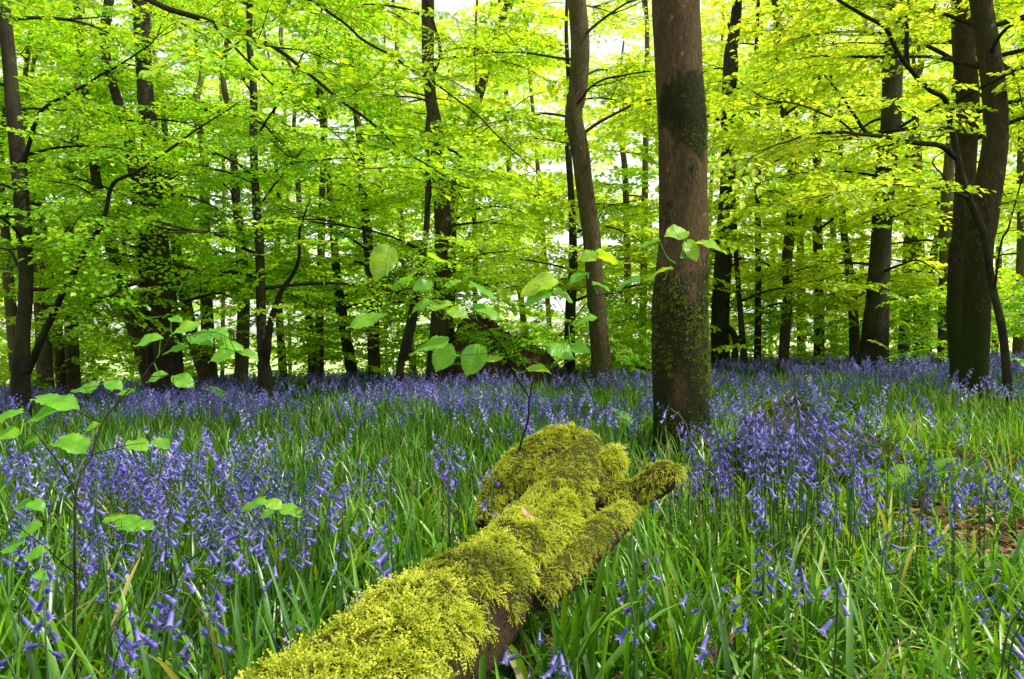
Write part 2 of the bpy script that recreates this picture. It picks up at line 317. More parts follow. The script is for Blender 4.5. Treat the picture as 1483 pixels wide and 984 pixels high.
TREES = []
def make_tree(label, pts, D, cat='tree', name='beech_tree', top=None, mat_='bark', nb=14, zlow=1.1, zhigh=None, spread=2.2, boughs=(), spr=1.0, lean_D=0, moss=0.35, group=None,
              segs=12, dens=5.2, bright=0.5, flare=1.35, seed=None, hues=0.0, crown=True, side=None, mossfn=None, tplset=None):
    """pts: (photo x, photo y, width) from the top of the frame down to the base"""
    seed = seed if seed is not None else len(TREES) + 11; r = np.random.default_rng(seed)
    P = np.array([list(at(a, b, D)) + [c / F * D / 2] for a, b, c in pts]); P = P[np.argsort(P[:, 2])]
    x0, z0 = P[0, 0], P[0, 2]; g = float(gz(x0, D)); base = np.array([x0, D, g])
    if z0 > g + 0.05: P = np.vstack([[x0 + (P[0, 0] - P[1, 0]) * 0.2, D, g, P[0, 3] * 1.05], P])
    P[0, 2] = g
    base[0] = P[0, 0]
    P = np.vstack([[P[0, 0], D, g - 0.25, P[0, 3] * flare], P]); P[1, 3] *= (1 + (flare - 1) * .6)
    ztop = top if top else max(7.0, P[-1, 2] * 1.55)
    d = P[-1, :2] - P[-3, :2]; dz = max(P[-1, 2] - P[-3, 2], .1); dx = np.clip(d[0] / dz, -.35, .35)
    last = P[-1].copy(); nn = 4
    if ztop > last[2] + .5:
        for k in range(1, nn + 1):
            h = (ztop - last[2]) * k / nn
            P = np.vstack([P, [last[0] + dx * h * .6 + r.normal(0, .08), last[1] + r.normal(0, .12), last[2] + h, max(.02, last[3] * (1 - .8 * k / nn))]])
    C = spline(P, max(30, int((ztop - g) / (.12 if segs < 50 else .025)))); C[:, 3] = np.maximum(C[:, 3], .012)
    root = empty(name, base); mb = MB()
    ph = r.uniform(0, 6.28)
    def disp(Q, th):
        h = Q[..., 2] - g
        fl = 1 + 0.22 * np.exp(-np.clip(h, 0, 9) / 0.18) * np.cos(th * 4 + ph)[None] ; return fl * (1 + 0.06 * snoise(Q, 5, seed) + 0.03 * snoise(Q, 16, seed + 1))
    def tfn(V):
        h = V[:, 2] - g; mo = np.clip(moss * (1.15 - h / 2.6), 0.02, 1) + (0 if mossfn is None else mossfn(V)); return np.stack([np.clip(mo, 0, 1), np.full(len(V), bright), h * 0], -1)
    tube(mb, C[:, :3], C[:, 3], segs, tfn, 0, disp)
    cr = MB(); SP = []; AZ = []; SC = []
    def bough(Q, r0, r1, m=6, s0=0.3, side_tw=True, dn=1.0):
        Q = np.asarray(Q); rr = np.linspace(r0, r1, len(Q)) ; tube(mb, Q, rr, m, lambda V: np.tile((0.18 * moss, bright * .75, 0), (len(V), 1)))
        L = np.linalg.norm(np.diff(Q, axis=0), axis=1).sum(); n = max(2, int(L * dens * dn))
        for t in np.linspace(s0, 1, n):
            i = min(len(Q) - 1, int(t * (len(Q) - 1))); dd = Q[i] - Q[max(i - 1, 0)] if i else Q[1] - Q[0]; a = math.atan2(dd[1], dd[0])
            SP.append(Q[i] + r.normal(0, .03, 3)); AZ.append(a + r.choice([-1, 1]) * r.uniform(.2, 1.3)); SC.append(spr * r.uniform(.7, 1.25))
    for Q, w0, w1, dn in boughs:           # boughs drawn from the photo: (x, y, depth)
        Q3 = np.array([at(a, b, c) for a, b, c in Q]); Q3 = spline(Q3, 6 * len(Q)); Q3 += .012 * np.stack([snoise(Q3, 9, 3 + k) for k in range(3)], -1)
        bough(Q3, w0 / 2, w1 / 2, 7, .12, True, dn)
    if nb:
        zh = zhigh if zhigh else min(ztop - .3, H + .453 * D * 1.1)
        zs = np.sort(zlow + (zh - zlow) * ((np.arange(nb) + r.uniform(0, 1, nb)) / nb) ** 1.25)
        for k, z in enumerate(zs):
            i = int(np.argmin(np.abs(C[:, 2] - z))); p = C[i, :3]; a = k * 2.4 + r.uniform(-.5, .5)
            if side is not None: a = side + r.uniform(-1.1, 1.1)
            L = spread * r.uniform(.6, 1.15) * (1 - .35 * k / nb); up = r.uniform(.15, .65); q = [p]; ang = up
            for s_ in range(6):
                a += r.normal(0, .16); ang -= r.uniform(.02, .2); q.append(q[-1] + np.array([math.cos(a) * math.cos(ang), math.sin(a) * math.cos(ang), math.sin(ang)]) * L / 6)
            rb = min(C[i, 3] * .45, .008 + L * .009); bough(spline(q, 13), rb, .004, 5)
            for s_ in range(2):
                j = r.integers(2, 5); a2 = a + r.choice([-1, 1]) * r.uniform(.5, 1.0); l2 = L * .45; q2 = [q[j] + np.array([math.cos(a2), math.sin(a2), .18]) * l2 * t for t in (0, .35, .7, 1)]
                q2[2][2] += .03; bough(spline(q2, 7), rb * .5, .003, 4, .15)
    tr = mb.build('trunk', M[mat_], root, origin=base)
    if crown and SP:
        SP = np.array(SP); AZ = np.array(AZ); SC = np.array(SC); ok = (snoise(SP, 1.5, 77) + .5 * snoise(SP, 3.6, 78) > -.50) & ~blocked(SP + np.stack([np.cos(AZ), np.sin(AZ), 0 * AZ], -1) * .35 * SC[:, None]) & ~blocked(SP) & (SP[:, 2] > gz(SP[:, 0], SP[:, 1]) + .45)
        SP, AZ, SC = SP[ok], AZ[ok], SC[ok]; n = len(SP)
        if n:
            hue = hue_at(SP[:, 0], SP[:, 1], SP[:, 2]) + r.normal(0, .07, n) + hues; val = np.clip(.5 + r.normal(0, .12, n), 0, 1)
            add_sprays(cr, SP, AZ, r.normal(-.05, .16, n), r.normal(0, .2, n), SC, hue, val, tplset or (TPL if D < 11 else TPL_S), seed=seed)
            cr.build('crown', [M['leaf'], M['bark_dark']], root, smooth=False, origin=base)
    tag(root, label, cat, group); TREES.append(root); return root, C

CLEAR += [(925, 1045, -400, 640, 4.5), (815, 880, -50, 330, 9.5), (1255, 1310, 80, 200, 10.5), (1255, 1300, 300, 560, 10.5), (1395, 1450, 60, 600, 7.3), (215, 262, 330, 560, 10.5)]

# ------------------------------------------------------------------ the standing trees
def hero_moss(V):
    px, py = proj(V); n = snoise(V, 7, 5) * 28; n2 = snoise(V, 20, 8)
    n3 = snoise(V, 45, 12) * 9 + snoise(V, 90, 14) * 5; n4 = snoise(V, 18, 15) * 18 + snoise(V * [1, 1, .25], 30, 16) * 16; stk = sm(.15, .6, snoise(V * [1, 1, .12], 34, 18)) * sm(200, 215, py) * (1 - sm(250, 380, py))
    a = sm(-10, 12, px - (955 + .0022 * (py - 170) ** 2) + n3 + n4) * sm(-12, 14, py - (90 + (1022 - px) * .55) + n3 * 1.3 + n4 * .7) * (1 - sm(-9, 12, py - (204 + (px - 985) * .35) + n3 * 1.2 + n4))
    low = sm(380, 455, py + n * 1.4); bare = np.exp(-(((px - 985) / 14) ** 2 + ((py - 565) / 60) ** 2)) + .9 * np.exp(-(((px - 1000) / 16) ** 2 + ((py - 425) / 26) ** 2))
    spots = np.exp(-(((px - 1000) / 12) ** 2 + ((py - 250) / 26) ** 2)) + .8 * np.exp(-(((px - 965) / 14) ** 2 + ((py - 310) / 45) ** 2)); right = sm(1005, 1026, px) * sm(330, 420, py)
    return .55 * stk + .80 * a * (1 + .35 * snoise(V, 30, 19)) + 1.0 * low * (1 + .4 * n2) - .95 * bare * low + .7 * spots * (.6 + .4 * n2) + .5 * right
hero, heroC = make_tree('thickest brown beech trunk with a black moss patch, behind the fallen log', [(978, -150, 66), (978, 0, 68), (982, 100, 68), (987, 190, 70), (990, 340, 71), (985, 440, 77), (987, 550, 80), (988, 640, 78)], 4.5,
          top=9.5, mat_='bark_hero', nb=13, zlow=3.7, zhigh=8, spread=2.6, side=2.5, moss=0.0, segs=72, mossfn=hero_moss, bright=.5, flare=1.12, dens=2.6)  # unseen crown, shaped to throw dappled shade over the left

T = make_tree
T('slim dark wavy trunk at the far left edge with a long bough arching right', [(0, -60, 18), (5, 0, 18), (14, 80, 18), (20, 150, 19), (30, 260, 21), (38, 400, 19), (33, 480, 20), (30, 545, 24)], 8.2, mat_='bark_dark', nb=10, moss=.3,
  boughs=[([(35, 245, 8.2), (52, 180, 8.0), (69, 155, 7.8), (131, 121, 7.5), (214, 69, 7.2), (235, 40, 7.1)], .05, .01, .8), ([(40, 540, 8.2), (64, 482, 8.0), (83, 441, 7.9), (104, 403, 7.8), (125, 360, 7.7), (149, 321, 7.6), (162, 273, 7.5), (180, 257, 7.4), (221, 235, 7.3), (287, 187, 7.1), (345, 149, 7.0)], .085, .010, .7)])
T('stout dark twin beech standing behind the left hazel sapling, thickest tree of the left half', [(203, -60, 20), (205, 0, 22), (212, 140, 22), (220, 220, 26), (222, 300, 32), (230, 400, 38), (241, 470, 38), (245, 545, 40)], 10, nb=13, mat_='bark_dark', moss=.35,
  boughs=[([(246, 455, 10), (262, 440, 9.6), (285, 432, 9.3), (320, 425, 9.0), (350, 440, 8.8)], .07, .012, .7), ([(230, 262, 10), (250, 250, 9.7), (280, 240, 9.4), (330, 250, 9.2), (372, 268, 9)], .06, .012, .7)])
T('crooked slim trunk pressed against the left side of the stout twin beech', [(166, -60, 12), (160, 0, 13), (153, 50, 13), (156, 90, 13), (165, 125, 13), (176, 160, 14), (187, 194, 15), (197, 263, 17), (207, 339, 20), (214, 420, 22), (222, 500, 24), (228, 545, 26)], 10.4, nb=9, mat_='bark_dark')
T('grey leaning trunk curving to the right at its foot, left of the stout twin beech', [(111, -50, 10), (113, 0, 10), (120, 80, 11), (130, 180, 12), (145, 290, 14), (170, 390, 18), (190, 460, 20), (218, 550, 24)], 11, nb=9)
T('thin straight black sapling tree with a companion shoot curving off its foot', [(363, -50, 9), (363, 0, 9), (362, 60, 9), (368, 130, 11), (368, 220, 11), (372, 300, 12), (376, 350, 13), (378, 440, 14), (380, 510, 15), (384, 545, 22)], 9.0, nb=11, mat_='bark_dark',
  boughs=[([(384, 535, 9), (390, 480, 8.9), (400, 440, 8.8), (416, 410, 8.7), (433, 375, 8.6), (435, 330, 8.5), (450, 290, 8.4)], .10, .015, .8), ([(377, 190, 9), (396, 160, 8.8), (411, 138, 8.7), (440, 80, 8.5), (460, 50, 8.4)], .03, .01, .8), ([(376, 300, 9), (400, 265, 8.8), (440, 215, 8.6), (462, 190, 8.5)], .03, .008, .8)])
T('narrow trunk leaning left behind the glowing leaves left of centre', [(505, -40, 8), (508, 60, 8), (511, 121, 9), (521, 204, 10), (525, 270, 12), (532, 339, 14), (538, 406, 17), (542, 538, 19)], 12, nb=9)
T('short slanting trunk beside the narrow leaning one, root end swung left', [(470, 200, 8), (480, 300, 10), (488, 400, 13), (497, 465, 16), (511, 545, 18)], 13, nb=8)
T('straight brown trunk rising left of centre with dark knots near its middle', [(619, -60, 18), (620, 0, 18), (620, 69, 18), (621, 104, 17), (625, 149, 17), (633, 194, 20), (636, 250, 21), (642, 328, 25), (641, 400, 26), (637, 470, 28), (633, 520, 30)], 11, nb=11)
T('blackish thin double stem slanting in front of the straight brown trunk', [(624, 150, 7), (618, 200, 7), (620, 270, 8), (617, 339, 9), (609, 389, 9), (594, 465, 10), (580, 530, 11)], 9.6, top=5, nb=6, mat_='bark_dark', boughs=[([(609, 375, 9.6), (606, 420, 9.55), (600, 465, 9.5), (590, 520, 9.5)], .06, .06, .01)], crown=True)
T('slender trunk leaning to the right through the bright leaves at centre', [(745, -30, 13), (740, 0, 13), (715, 60, 13), (697, 130, 13), (677, 194, 13), (663, 242, 13), (655, 320, 14), (652, 420, 15), (650, 520, 16)], 12.5, nb=8)
T('wavy olive trunk with a kink, standing alone left of the thickest trunk', [(834, -60, 25), (835, 0, 26), (840, 69, 27), (836, 138, 26), (830, 166, 25), (839, 214, 26), (847, 276, 26), (856, 339, 25), (860, 389, 25), (865, 458, 27), (870, 513, 29), (873, 545, 36)], 9.5, nb=8, zlow=3.2, moss=.55, segs=24, bright=.55, mat_='bark_mossy')
T('thin dark trunk half hidden left of the wavy olive trunk', [(822, 200, 9), (828, 300, 10), (830, 389, 13), (826, 450, 15), (825, 530, 17)], 12, nb=8, mat_='bark_dark')
T('narrow kinked trunk right of the thickest trunk, in front of the bright clearing', [(1120, -50, 9), (1121, 0, 9), (1125, 52, 10), (1130, 138, 10), (1141, 200, 10), (1145, 235, 11), (1145, 320, 14), (1139, 379, 15), (1141, 424, 14), (1136, 500, 15), (1135, 525, 18)], 11.5, nb=9)
T('pencil thin black trunk standing in the bright clearing', [(1094, 100, 7), (1097, 200, 8), (1097, 320, 9), (1098, 420, 9), (1097, 520, 11)], 12, nb=8, mat_='bark_dark')
T('thinnest dark stem beside the leafy ivy covered trunk', [(1060, 250, 5), (1064, 320, 6), (1066, 372, 7), (1072, 450, 8), (1078, 524, 11)], 11.5, nb=6, top=5.5, mat_='bark_dark')
T('dark ivy covered trunk partly hidden behind the thickest trunk', [(1056, 100, 20), (1054, 250, 22), (1050, 337, 25), (1044, 430, 26), (1042, 520, 30)], 11.8, nb=8, mat_='bark_dark', moss=.7, boughs=[([(1046, 470, 11.8), (1058, 478, 11.6), (1066, 495, 11.5), (1062, 525, 11.5)], .09, .11, .01)])
T('pale upright trunk among leaves between the kinked trunk and the tall dark trunk', [(1181, 100, 10), (1182, 200, 11), (1183, 320, 13), (1186, 420, 14), (1186, 520, 16)], 13, nb=9)
T('tall dark heavy trunk leaning slightly right, behind the bluebell cluster', [(1308, -60, 30), (1303, 7, 30), (1292, 86, 28), (1290, 173, 27), (1284, 225, 28), (1278, 311, 28), (1275, 355, 28), (1271, 424, 31), (1266, 500, 38), (1265, 520, 42)], 10.5, nb=10, mat_='bark_dark', moss=.5,
  boughs=[([(1286, 235, 10.5), (1272, 218, 10), (1259, 200, 9.5), (1239, 173, 9.2), (1221, 145, 9), (1189, 107, 8.8)], .09, .02, .6), ([(1276, 395, 10.5), (1300, 385, 10), (1330, 378, 9.6), (1360, 395, 9.3)], .05, .01, .6), ([(1280, 316, 10.5), (1300, 312, 10.2), (1330, 300, 9.9), (1355, 290, 9.7)], .04, .01, .6)])
T('slim mossy trunk left of the tall dark heavy trunk, its top lost in leaves', [(1215, 250, 8), (1222, 340, 10), (1232, 406, 13), (1236, 460, 14), (1238, 520, 15)], 12.5, nb=8)
T('reddish brown trunk behind the right hand pair of beeches', [(1325, 200, 14), (1328, 280, 15), (1328, 355, 18), (1333, 420, 20), (1336, 500, 24)], 13.5, nb=9, bright=.8, boughs=[([(1338, 450, 13.5), (1347, 415, 13.3), (1352, 370, 13.1), (1358, 330, 13), (1362, 260, 13)], .17, .08, .4)])
T('mossy rear beech of the right hand pair, half covered by its neighbour', [(1389, -50, 24), (1391, 0, 26), (1394, 69, 30), (1400, 138, 30), (1399, 207, 28), (1393, 339, 26), (1387, 355, 24), (1384, 458, 24), (1389, 540, 24)], 7.5, nb=10, zlow=2.6, moss=.85, segs=20, bright=.36, mat_='bark_mossy')
T('front brown beech of the right hand pair with a dark slender tree against it', [(1412, -60, 30), (1418, 0, 29), (1429, 69, 30), (1439, 138, 31), (1440, 207, 34), (1430, 276, 37), (1420, 339, 40), (1417, 355, 38), (1415, 424, 36), (1413, 493, 36), (1411, 545, 36), (1411, 585, 34)], 6.7, nb=9, zlow=3.0, moss=.75, segs=28, bright=.36, mat_='bark_mossy')
# the near black many-armed tree at the right
T('near black slender tree with long zigzag arms reaching left, right side', [(1377, 180, 9), (1384, 221, 9), (1394, 263, 10), (1408, 301, 10), (1422, 332, 10), (1429, 365, 10), (1439, 424, 10), (1449, 465, 11), (1456, 514, 11), (1460, 570, 13)], 6.4, top=3.0, nb=0, mat_='bark_dark', moss=.1, dens=7, tplset=TPL,
  boughs=[([(1377, 185, 6.4), (1368, 145, 6.3), (1346, 131, 6.2), (1315, 100, 6.1), (1294, 69, 6.0), (1280, 41, 5.9), (1246, 21, 5.8), (1208, 0, 5.7), (1170, -30, 5.6)], .050, .02, .6),
          ([(1313, 96, 6.1), (1311, 70, 6.1), (1312, 35, 6.1), (1315, 0, 6.1), (1312, -50, 6.1)], .04, .03, .4),
          ([(1384, 228, 6.4), (1356, 211, 6.2), (1315, 207, 6.0), (1270, 197, 5.8), (1225, 193, 5.6), (1180, 193, 5.4), (1138, 206, 5.3), (1104, 218, 5.2)], .05, .012, 1.0),
          ([(1401, 287, 6.4), (1373, 276, 6.2), (1322, 271, 6.0), (1266, 266, 5.8), (1220, 278, 5.6), (1185, 292, 5.5)], .032, .008, 1.0),
          ([(1239, 197, 5.75), (1211, 173, 5.6), (1156, 154, 5.4), (1114, 145, 5.3), (1087, 131, 5.2), (1045, 104, 5.1)], .02, .006, 1.0),
          ([(1377, 172, 6.4), (1384, 150, 6.3), (1400, 138, 6.2), (1432, 121, 6.0), (1483, 95, 5.8), (1530, 70, 5.6)], .035, .012, .9),
          ([(1440, 430, 6.4), (1450, 350, 6.2), (1460, 330, 6.1), (1483, 250, 6.0), (1520, 220, 5.9)], .02, .01, .9),
          ([(1373, 276, 6.2), (1366, 255, 6.1), (1350, 235, 6.0), (1375, 215, 5.9)], .018, .008, 1.0)])
# far slender trunks listed one by one
bg = [('pale trunk at the left edge behind the slim wavy one', [(8, 330, 12), (12, 400, 14), (22, 510, 18), (26, 550, 20)], 12),
      ('grey trunk just right of the slim wavy left trunk', [(50, 300, 12), (55, 390, 16), (60, 450, 18), (66, 555, 22)], 12),
      ('curved grey trunk, left one of a crossing pair near the left edge', [(62, 330, 11), (70, 400, 14), (77, 450, 17), (92, 556, 20)], 12.8),
      ('upright grey trunk, right one of a crossing pair near the left edge', [(103, 240, 10), (100, 340, 13), (101, 415, 16), (106, 550, 19)], 12.6),
      ('slanting grey trunk standing right of the stout twin beech', [(243, 250, 10), (255, 355, 14), (266, 420, 16), (280, 490, 18), (300, 555, 20)], 12.6),
      ('upright trunk with forked foot right of the stout twin beech', [(296, 220, 12), (297, 333, 16), (300, 458, 18), (305, 550, 20)], 13.6),
      ('dark olive trunk just left of the thin straight black sapling tree', [(335, 180, 10), (342, 280, 12), (348, 347, 15), (353, 440, 18), (349, 548, 20)], 11.6),
      ('slim pale trunk, left of a close pair behind the curving shoot', [(430, 240, 7), (439, 365, 10), (448, 470, 12), (453, 545, 13)], 14),
      ('slim pale trunk, right of a close pair behind the curving shoot', [(468, 240, 8), (466, 337, 11), (463, 458, 12), (463, 548, 13)], 13.6),
      ('faint stem low down behind the black sapling tree', [(400, 390, 9), (404, 450, 11), (410, 545, 13)], 15),
      ('thin post like trunk in front of the brown root mound', [(688, 350, 7), (688, 430, 7), (687, 510, 8)], 13),
      ('faint trunk between the wavy olive trunk and the thickest trunk', [(905, 250, 9), (908, 350, 10), (911, 520, 12)], 16),
      ('distant trunk behind the kinked trunk in the clearing', [(1158, 330, 9), (1160, 420, 12), (1160, 520, 13)], 15),
      ('distant pale trunk close right of the pale upright trunk', [(1206, 180, 8), (1206, 330, 9), (1208, 520, 11)], 17),
      ('dark trunk left of the reddish brown trunk', [(1316, 300, 12), (1312, 420, 14), (1308, 520, 16)], 14),
      ('dark trunk directly left of the right hand pair of beeches', [(1371, 280, 16), (1369, 400, 17), (1368, 520, 19)], 11),
      ('reddish trunk at the right edge of the wood', [(1478, 250, 12), (1480, 350, 14), (1476, 520, 17)], 12.5)]
for lb, pts, D in bg:
    T(lb, pts, D, nb=7, zlow=1.0, spread=2.0, moss=.3, bright=.85, dens=5)  # raised bark tone offsets the shade on these far trunks
r = np.random.default_rng(5)
for k, px in enumerate([-60, 30, 135, 190, 322, 420, 560, 598, 765, 800, 930, 1020, 1115, 1250, 1440, 1530]):
    D = r.uniform(14.5, 22); w = r.uniform(.09, .18) * F / D; dx = r.normal(0, 18)
    T('distant slender beech trunk fading into the bright leaves', [(px + dx + r.normal(0, 6), 60, w * .6), (px + dx * .5 + r.normal(0, 8), 260, w * .8), (px, 530, w)], D, nb=9, zlow=1.6, spread=2.6, group='distant beech trunks', moss=.1, bright=1.0, spr=1.5, dens=2.8, hues=.16, segs=8)  # bark and leaf tone lightened to fade shaded trunks into the distance

# the off-frame beech whose long boughs hang across the top left
T('overhanging beech at the upper left with long dark drooping boughs', [(-420, -300, 60), (-430, 0, 66), (-430, 400, 72), (-430, 800, 80)], 4.6, top=6.5, nb=6, zlow=3.6, spread=1.6, mat_='bark', dens=5.0,
  boughs=[([(-420, -150, 4.6), (-200, -170, 4.7), (0, -110, 4.8), (110, -45, 4.85), (214, 0, 4.9), (249, 15, 4.9), (304, 33, 5), (356, 55, 5), (397, 71, 5), (435, 98, 5), (484, 138, 5.1), (531, 173, 5.1), (566, 204, 5.1), (604, 231, 5.2), (649, 259, 5.2), (673, 294, 5.3)], .075, .008, .55),
          ([(304, 33, 5), (332, 60, 4.9), (366, 97, 4.8), (411, 138, 4.7), (460, 173, 4.6), (500, 207, 4.6), (520, 240, 4.6)], .02, .005, .9),
          ([(214, 0, 4.9), (290, -30, 5), (400, -25, 5.2), (490, 28, 5.4), (525, 59, 5.5), (569, 83, 5.5), (611, 110, 5.6), (652, 138, 5.6), (697, 173, 5.7), (732, 207, 5.7), (784, 256, 5.8)], .03, .007, .8)])

# ------------------------------------------------------------------ far woodland beyond the meadow edge, one mass
def far_mass():
    r = np.random.default_rng(3); mb = MB()
    def layer(n, y0, y1, zl, zh, s0, s1, thr, h0, seed, pw=1.0):
        y = r.uniform(y0, y1, n); x = r.uniform(-.85, .85, n) * y; z = gz(x, y) + zl + (zh - zl) * r.uniform(0, 1, n) ** pw * np.minimum(1, y / 26)
        P = np.stack([x, y, z], -1); keep = (snoise(P, .9, seed) + .5 * snoise(P, 2.4, seed + 1) > thr) & ~blocked(P); P = P[keep]; m = len(P)
        hue = h0 + .22 * sm(300, 1100, proj(P)[0]) + r.normal(0, .12, m)  # far leaves carry the same painted left-hand shade
        add_sprays(mb, P, r.uniform(0, 6.28, m), r.normal(-.05, .2, m), r.normal(0, .25, m), r.uniform(s0, s1, m), hue, np.clip(.5 + r.normal(0, .15, m), 0, 1), TPL_F, seed=seed)
    layer(1500, 14, 22, .3, 2.2, 1.0, 1.6, -.1, .62, 51, 1.0)
    layer(2200, 12.5, 20, 1.1, 10, 1.1, 1.7, .08, .40, 11, 1.0)
    layer(2600, 21, 32, 2.2, 15, 1.6, 2.6, .12, .5, 21, .9)
    layer(1900, 36, 52, 3.5, 24, 2.6, 4.0, .12, .6, 31, .9)
    o = mb.build('woodland_foliage', M['far_leaf'], smooth=False); tag(o, 'bright yellow green mass of far woodland leaves behind the trunks', 'foliage', kind='stuff')
far_mass()

# ------------------------------------------------------------------ blades: bluebell leaves and grass
def blades(mb, x, y, L, W, az, th0, bend, hue, val, seg=6, keel=True, z=None, twist=0.0):
    n = len(x); t = np.linspace(0, 1, seg + 1); th = th0[:, None] + bend[:, None] * t[None] ** 1.5
    ds = (L / seg)[:, None]; hx = np.concatenate([np.zeros((n, 1)), np.cumsum(np.sin(th[:, :-1]) * ds, 1)], 1); hz = np.concatenate([np.zeros((n, 1)), np.cumsum(np.cos(th[:, :-1]) * ds, 1)], 1)
    z0 = (gz(x, y) if z is None else z) - .01; hz = np.maximum(hz, .012 + 0 * hz) * (t[None] > 0) if z is None else hz
    C = np.stack([x[:, None] + hx * np.cos(az)[:, None], y[:, None] + hx * np.sin(az)[:, None], z0[:, None] + hz], -1)
    aw = az + pi / 2 + twist; sd = np.stack([np.cos(aw), np.sin(aw), 0 * aw], -1)[:, None]
    w = (W[:, None] * (np.minimum(1, .55 + t * 1.6) * np.sqrt(np.maximum(0, 1 - t ** 2.4))))[..., None]
    if keel:
        nrm = np.stack([-np.cos(th) * np.cos(az)[:, None], -np.cos(th) * np.sin(az)[:, None], np.sin(th)], -1)
        V = np.stack([C - sd * w / 2 + nrm * w * .18, C, C + sd * w / 2 + nrm * w * .18], 2); k = 3
    else: V = np.stack([C - sd * w / 2, C + sd * w / 2], 2); k = 2
    f = ringfaces(seg + 1, k, False); m = (seg + 1) * k; FF = (f[None] + (np.arange(n) * m)[:, None, None]).reshape(-1, 4)
    hh = hue[:, None, None] + (t[None, :, None] - .5) * .18 + np.zeros((1, 1, k)); vv = val[:, None, None] * (0.15 + .95 * t[None, :, None]) + np.zeros((1, 1, k))  # darker towards the root, painting shade at the base
    mb.add(V.reshape(-1, 3), FF, np.clip(np.stack([hh, vv, vv], -1), 0, 1).reshape(-1, 3))

LOGA = [(-.25, .28, .335, .088), (-.195, .60, .325, .083), (-.145, .86, .303, .078), (-.080, 1.06, .288, .076), (.000, 1.30, .282, .076), (.082, 1.60, .282, .074), (.165, 1.84, .340, .064), (.196, 1.98, .385, .052), (.205, 2.06, .405, .024)]
def logdist(x, y):
    P = np.array(LOGA)[:, :2]; d = np.full(np.shape(x), 9.0)
    for a, b in zip(P[:-1], P[1:]):
        ab = b - a; t = np.clip(((x - a[0]) * ab[0] + (y - a[1]) * ab[1]) / (ab @ ab), 0, 1); d = np.minimum(d, np.hypot(x - a[0] - t * ab[0], y - a[1] - t * ab[1]))
    return d
def wedge(r, n, y0, y1, m=1.2):
    """area-uniform points of the ground in front of the camera and well to either side"""
    c0, c1 = .35 * y0 * y0 + m * y0, .35 * y1 * y1 + m * y1; c = c0 + (c1 - c0) * r.uniform(0, 1, n); y = (-m + np.sqrt(m * m + 1.4 * c)) / .7; x = r.uniform(-1, 1, n) * (y * .70 + m); return x, y
MOUND = (1.33, 3.40)
def free(x, y):
    return (logdist(x, y) > .055) & (np.hypot((x - MOUND[0]) * .62, (y - MOUND[1]) * 1.2) > .30) & (np.hypot(x - hero.location.x, y - 4.5) > .2)

BARE = [(-.78, 2.95, .45, .5), (1.62, 2.9, .40, .45), (-1.9, 3.6, .4, .5), (.45, 3.6, .35, .4), (.90, 4.05, .38, .55), (.80, 3.3, .3, .4), (4.2, 6.0, .7, .9), (-.1, 2.75, .35, .35)]
def bare(x, y):
    d = 0 * x
    for a, b, c, e in BARE: d = np.maximum(d, np.exp(-(((x - a) / c) ** 2 + ((y - b) / e) ** 2)))
    return d
def grass():
    r = np.random.default_rng(21); mb = MB()
    def go(n, y0, y1, Lr, Wr, seg, keel, lay=.25, hue0=.45):
        x, y = wedge(r, n, y0, y1); k = free(x, y) & (snoise(np.stack([x, y, 0 * x], -1), 3.2, 4) > -.36) & (r.uniform(0, 1, len(x)) > .72 * bare(x, y)); x, y = x[k], y[k]; n = len(x)
        px, _ = proj(np.stack([x, y, 0 * x], -1))
        L = r.uniform(*Lr, n); W = r.uniform(*Wr, n); az = r.uniform(0, 2 * pi, n); th0 = np.abs(r.normal(.12, .16, n)); bend = np.abs(r.normal(.75, .5, n))
        flat = r.uniform(0, 1, n) < lay * (1 + 1.2 * (px > 1050)); th0[flat] += .5; bend[flat] += .9
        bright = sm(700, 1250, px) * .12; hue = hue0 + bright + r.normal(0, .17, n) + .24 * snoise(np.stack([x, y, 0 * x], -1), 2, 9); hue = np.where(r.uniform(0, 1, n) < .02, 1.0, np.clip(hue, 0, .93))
        blades(mb, x, y, L, W, az, th0, bend, hue, np.clip(.5 - .14 * sm(800, 250, px) + r.normal(0, .15, n), .08, 1), seg, keel, twist=r.normal(0, .5, n))  # brightness lowered at the left to paint in its shade
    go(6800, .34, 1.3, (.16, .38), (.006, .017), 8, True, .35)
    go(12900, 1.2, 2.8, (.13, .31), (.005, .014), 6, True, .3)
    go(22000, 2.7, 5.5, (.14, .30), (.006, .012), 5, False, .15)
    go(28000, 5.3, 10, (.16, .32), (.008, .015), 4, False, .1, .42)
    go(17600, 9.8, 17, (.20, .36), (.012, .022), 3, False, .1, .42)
    o = mb.build('grass', M['blade']); tag(o, 'arching glossy green bluebell leaves and grass covering the woodland floor', 'grass', kind='stuff')
grass()

# ------------------------------------------------------------------ bluebells
def bell_verts(m, L=.0190, r0=.0028, lobes=6, curl=1.0):
    """one nodding bell pointing along -Z from its stalk: tube, then six turned-back tips"""
    prof = [(0.0, .35), (.10, .85), (.45, 1.0), (.74, 1.08), (.90, 1.55), (1.0, 2.4), (.90, 3.0)]
    V = []; th = np.linspace(0, 2 * pi, m, endpoint=False)
    for i, (z, rr) in enumerate(prof):
        lob = 1.0
        if i >= 4: lob = .70 + .30 * (.5 + .5 * np.cos(th * lobes)) if i == 4 else (.50 + .50 * (.5 + .5 * np.cos(th * lobes)) if i == 5 else .42 + .58 * (.5 + .5 * np.cos(th * lobes)))
        R_ = r0 * rr * lob * np.ones(m); zz = -L * (z + (0 if i < 5 else 0)) * np.ones(m)
        if i >= 5: zz = -L * (.86 + (.14 if i == 5 else .08 * curl) * (.5 + .5 * np.cos(th * lobes)))
        V.append(np.stack([R_ * np.cos(th), R_ * np.sin(th), zz], -1))
    return np.concatenate(V), ringfaces(len(prof), m)
BELLV, BELLF = bell_verts(12)
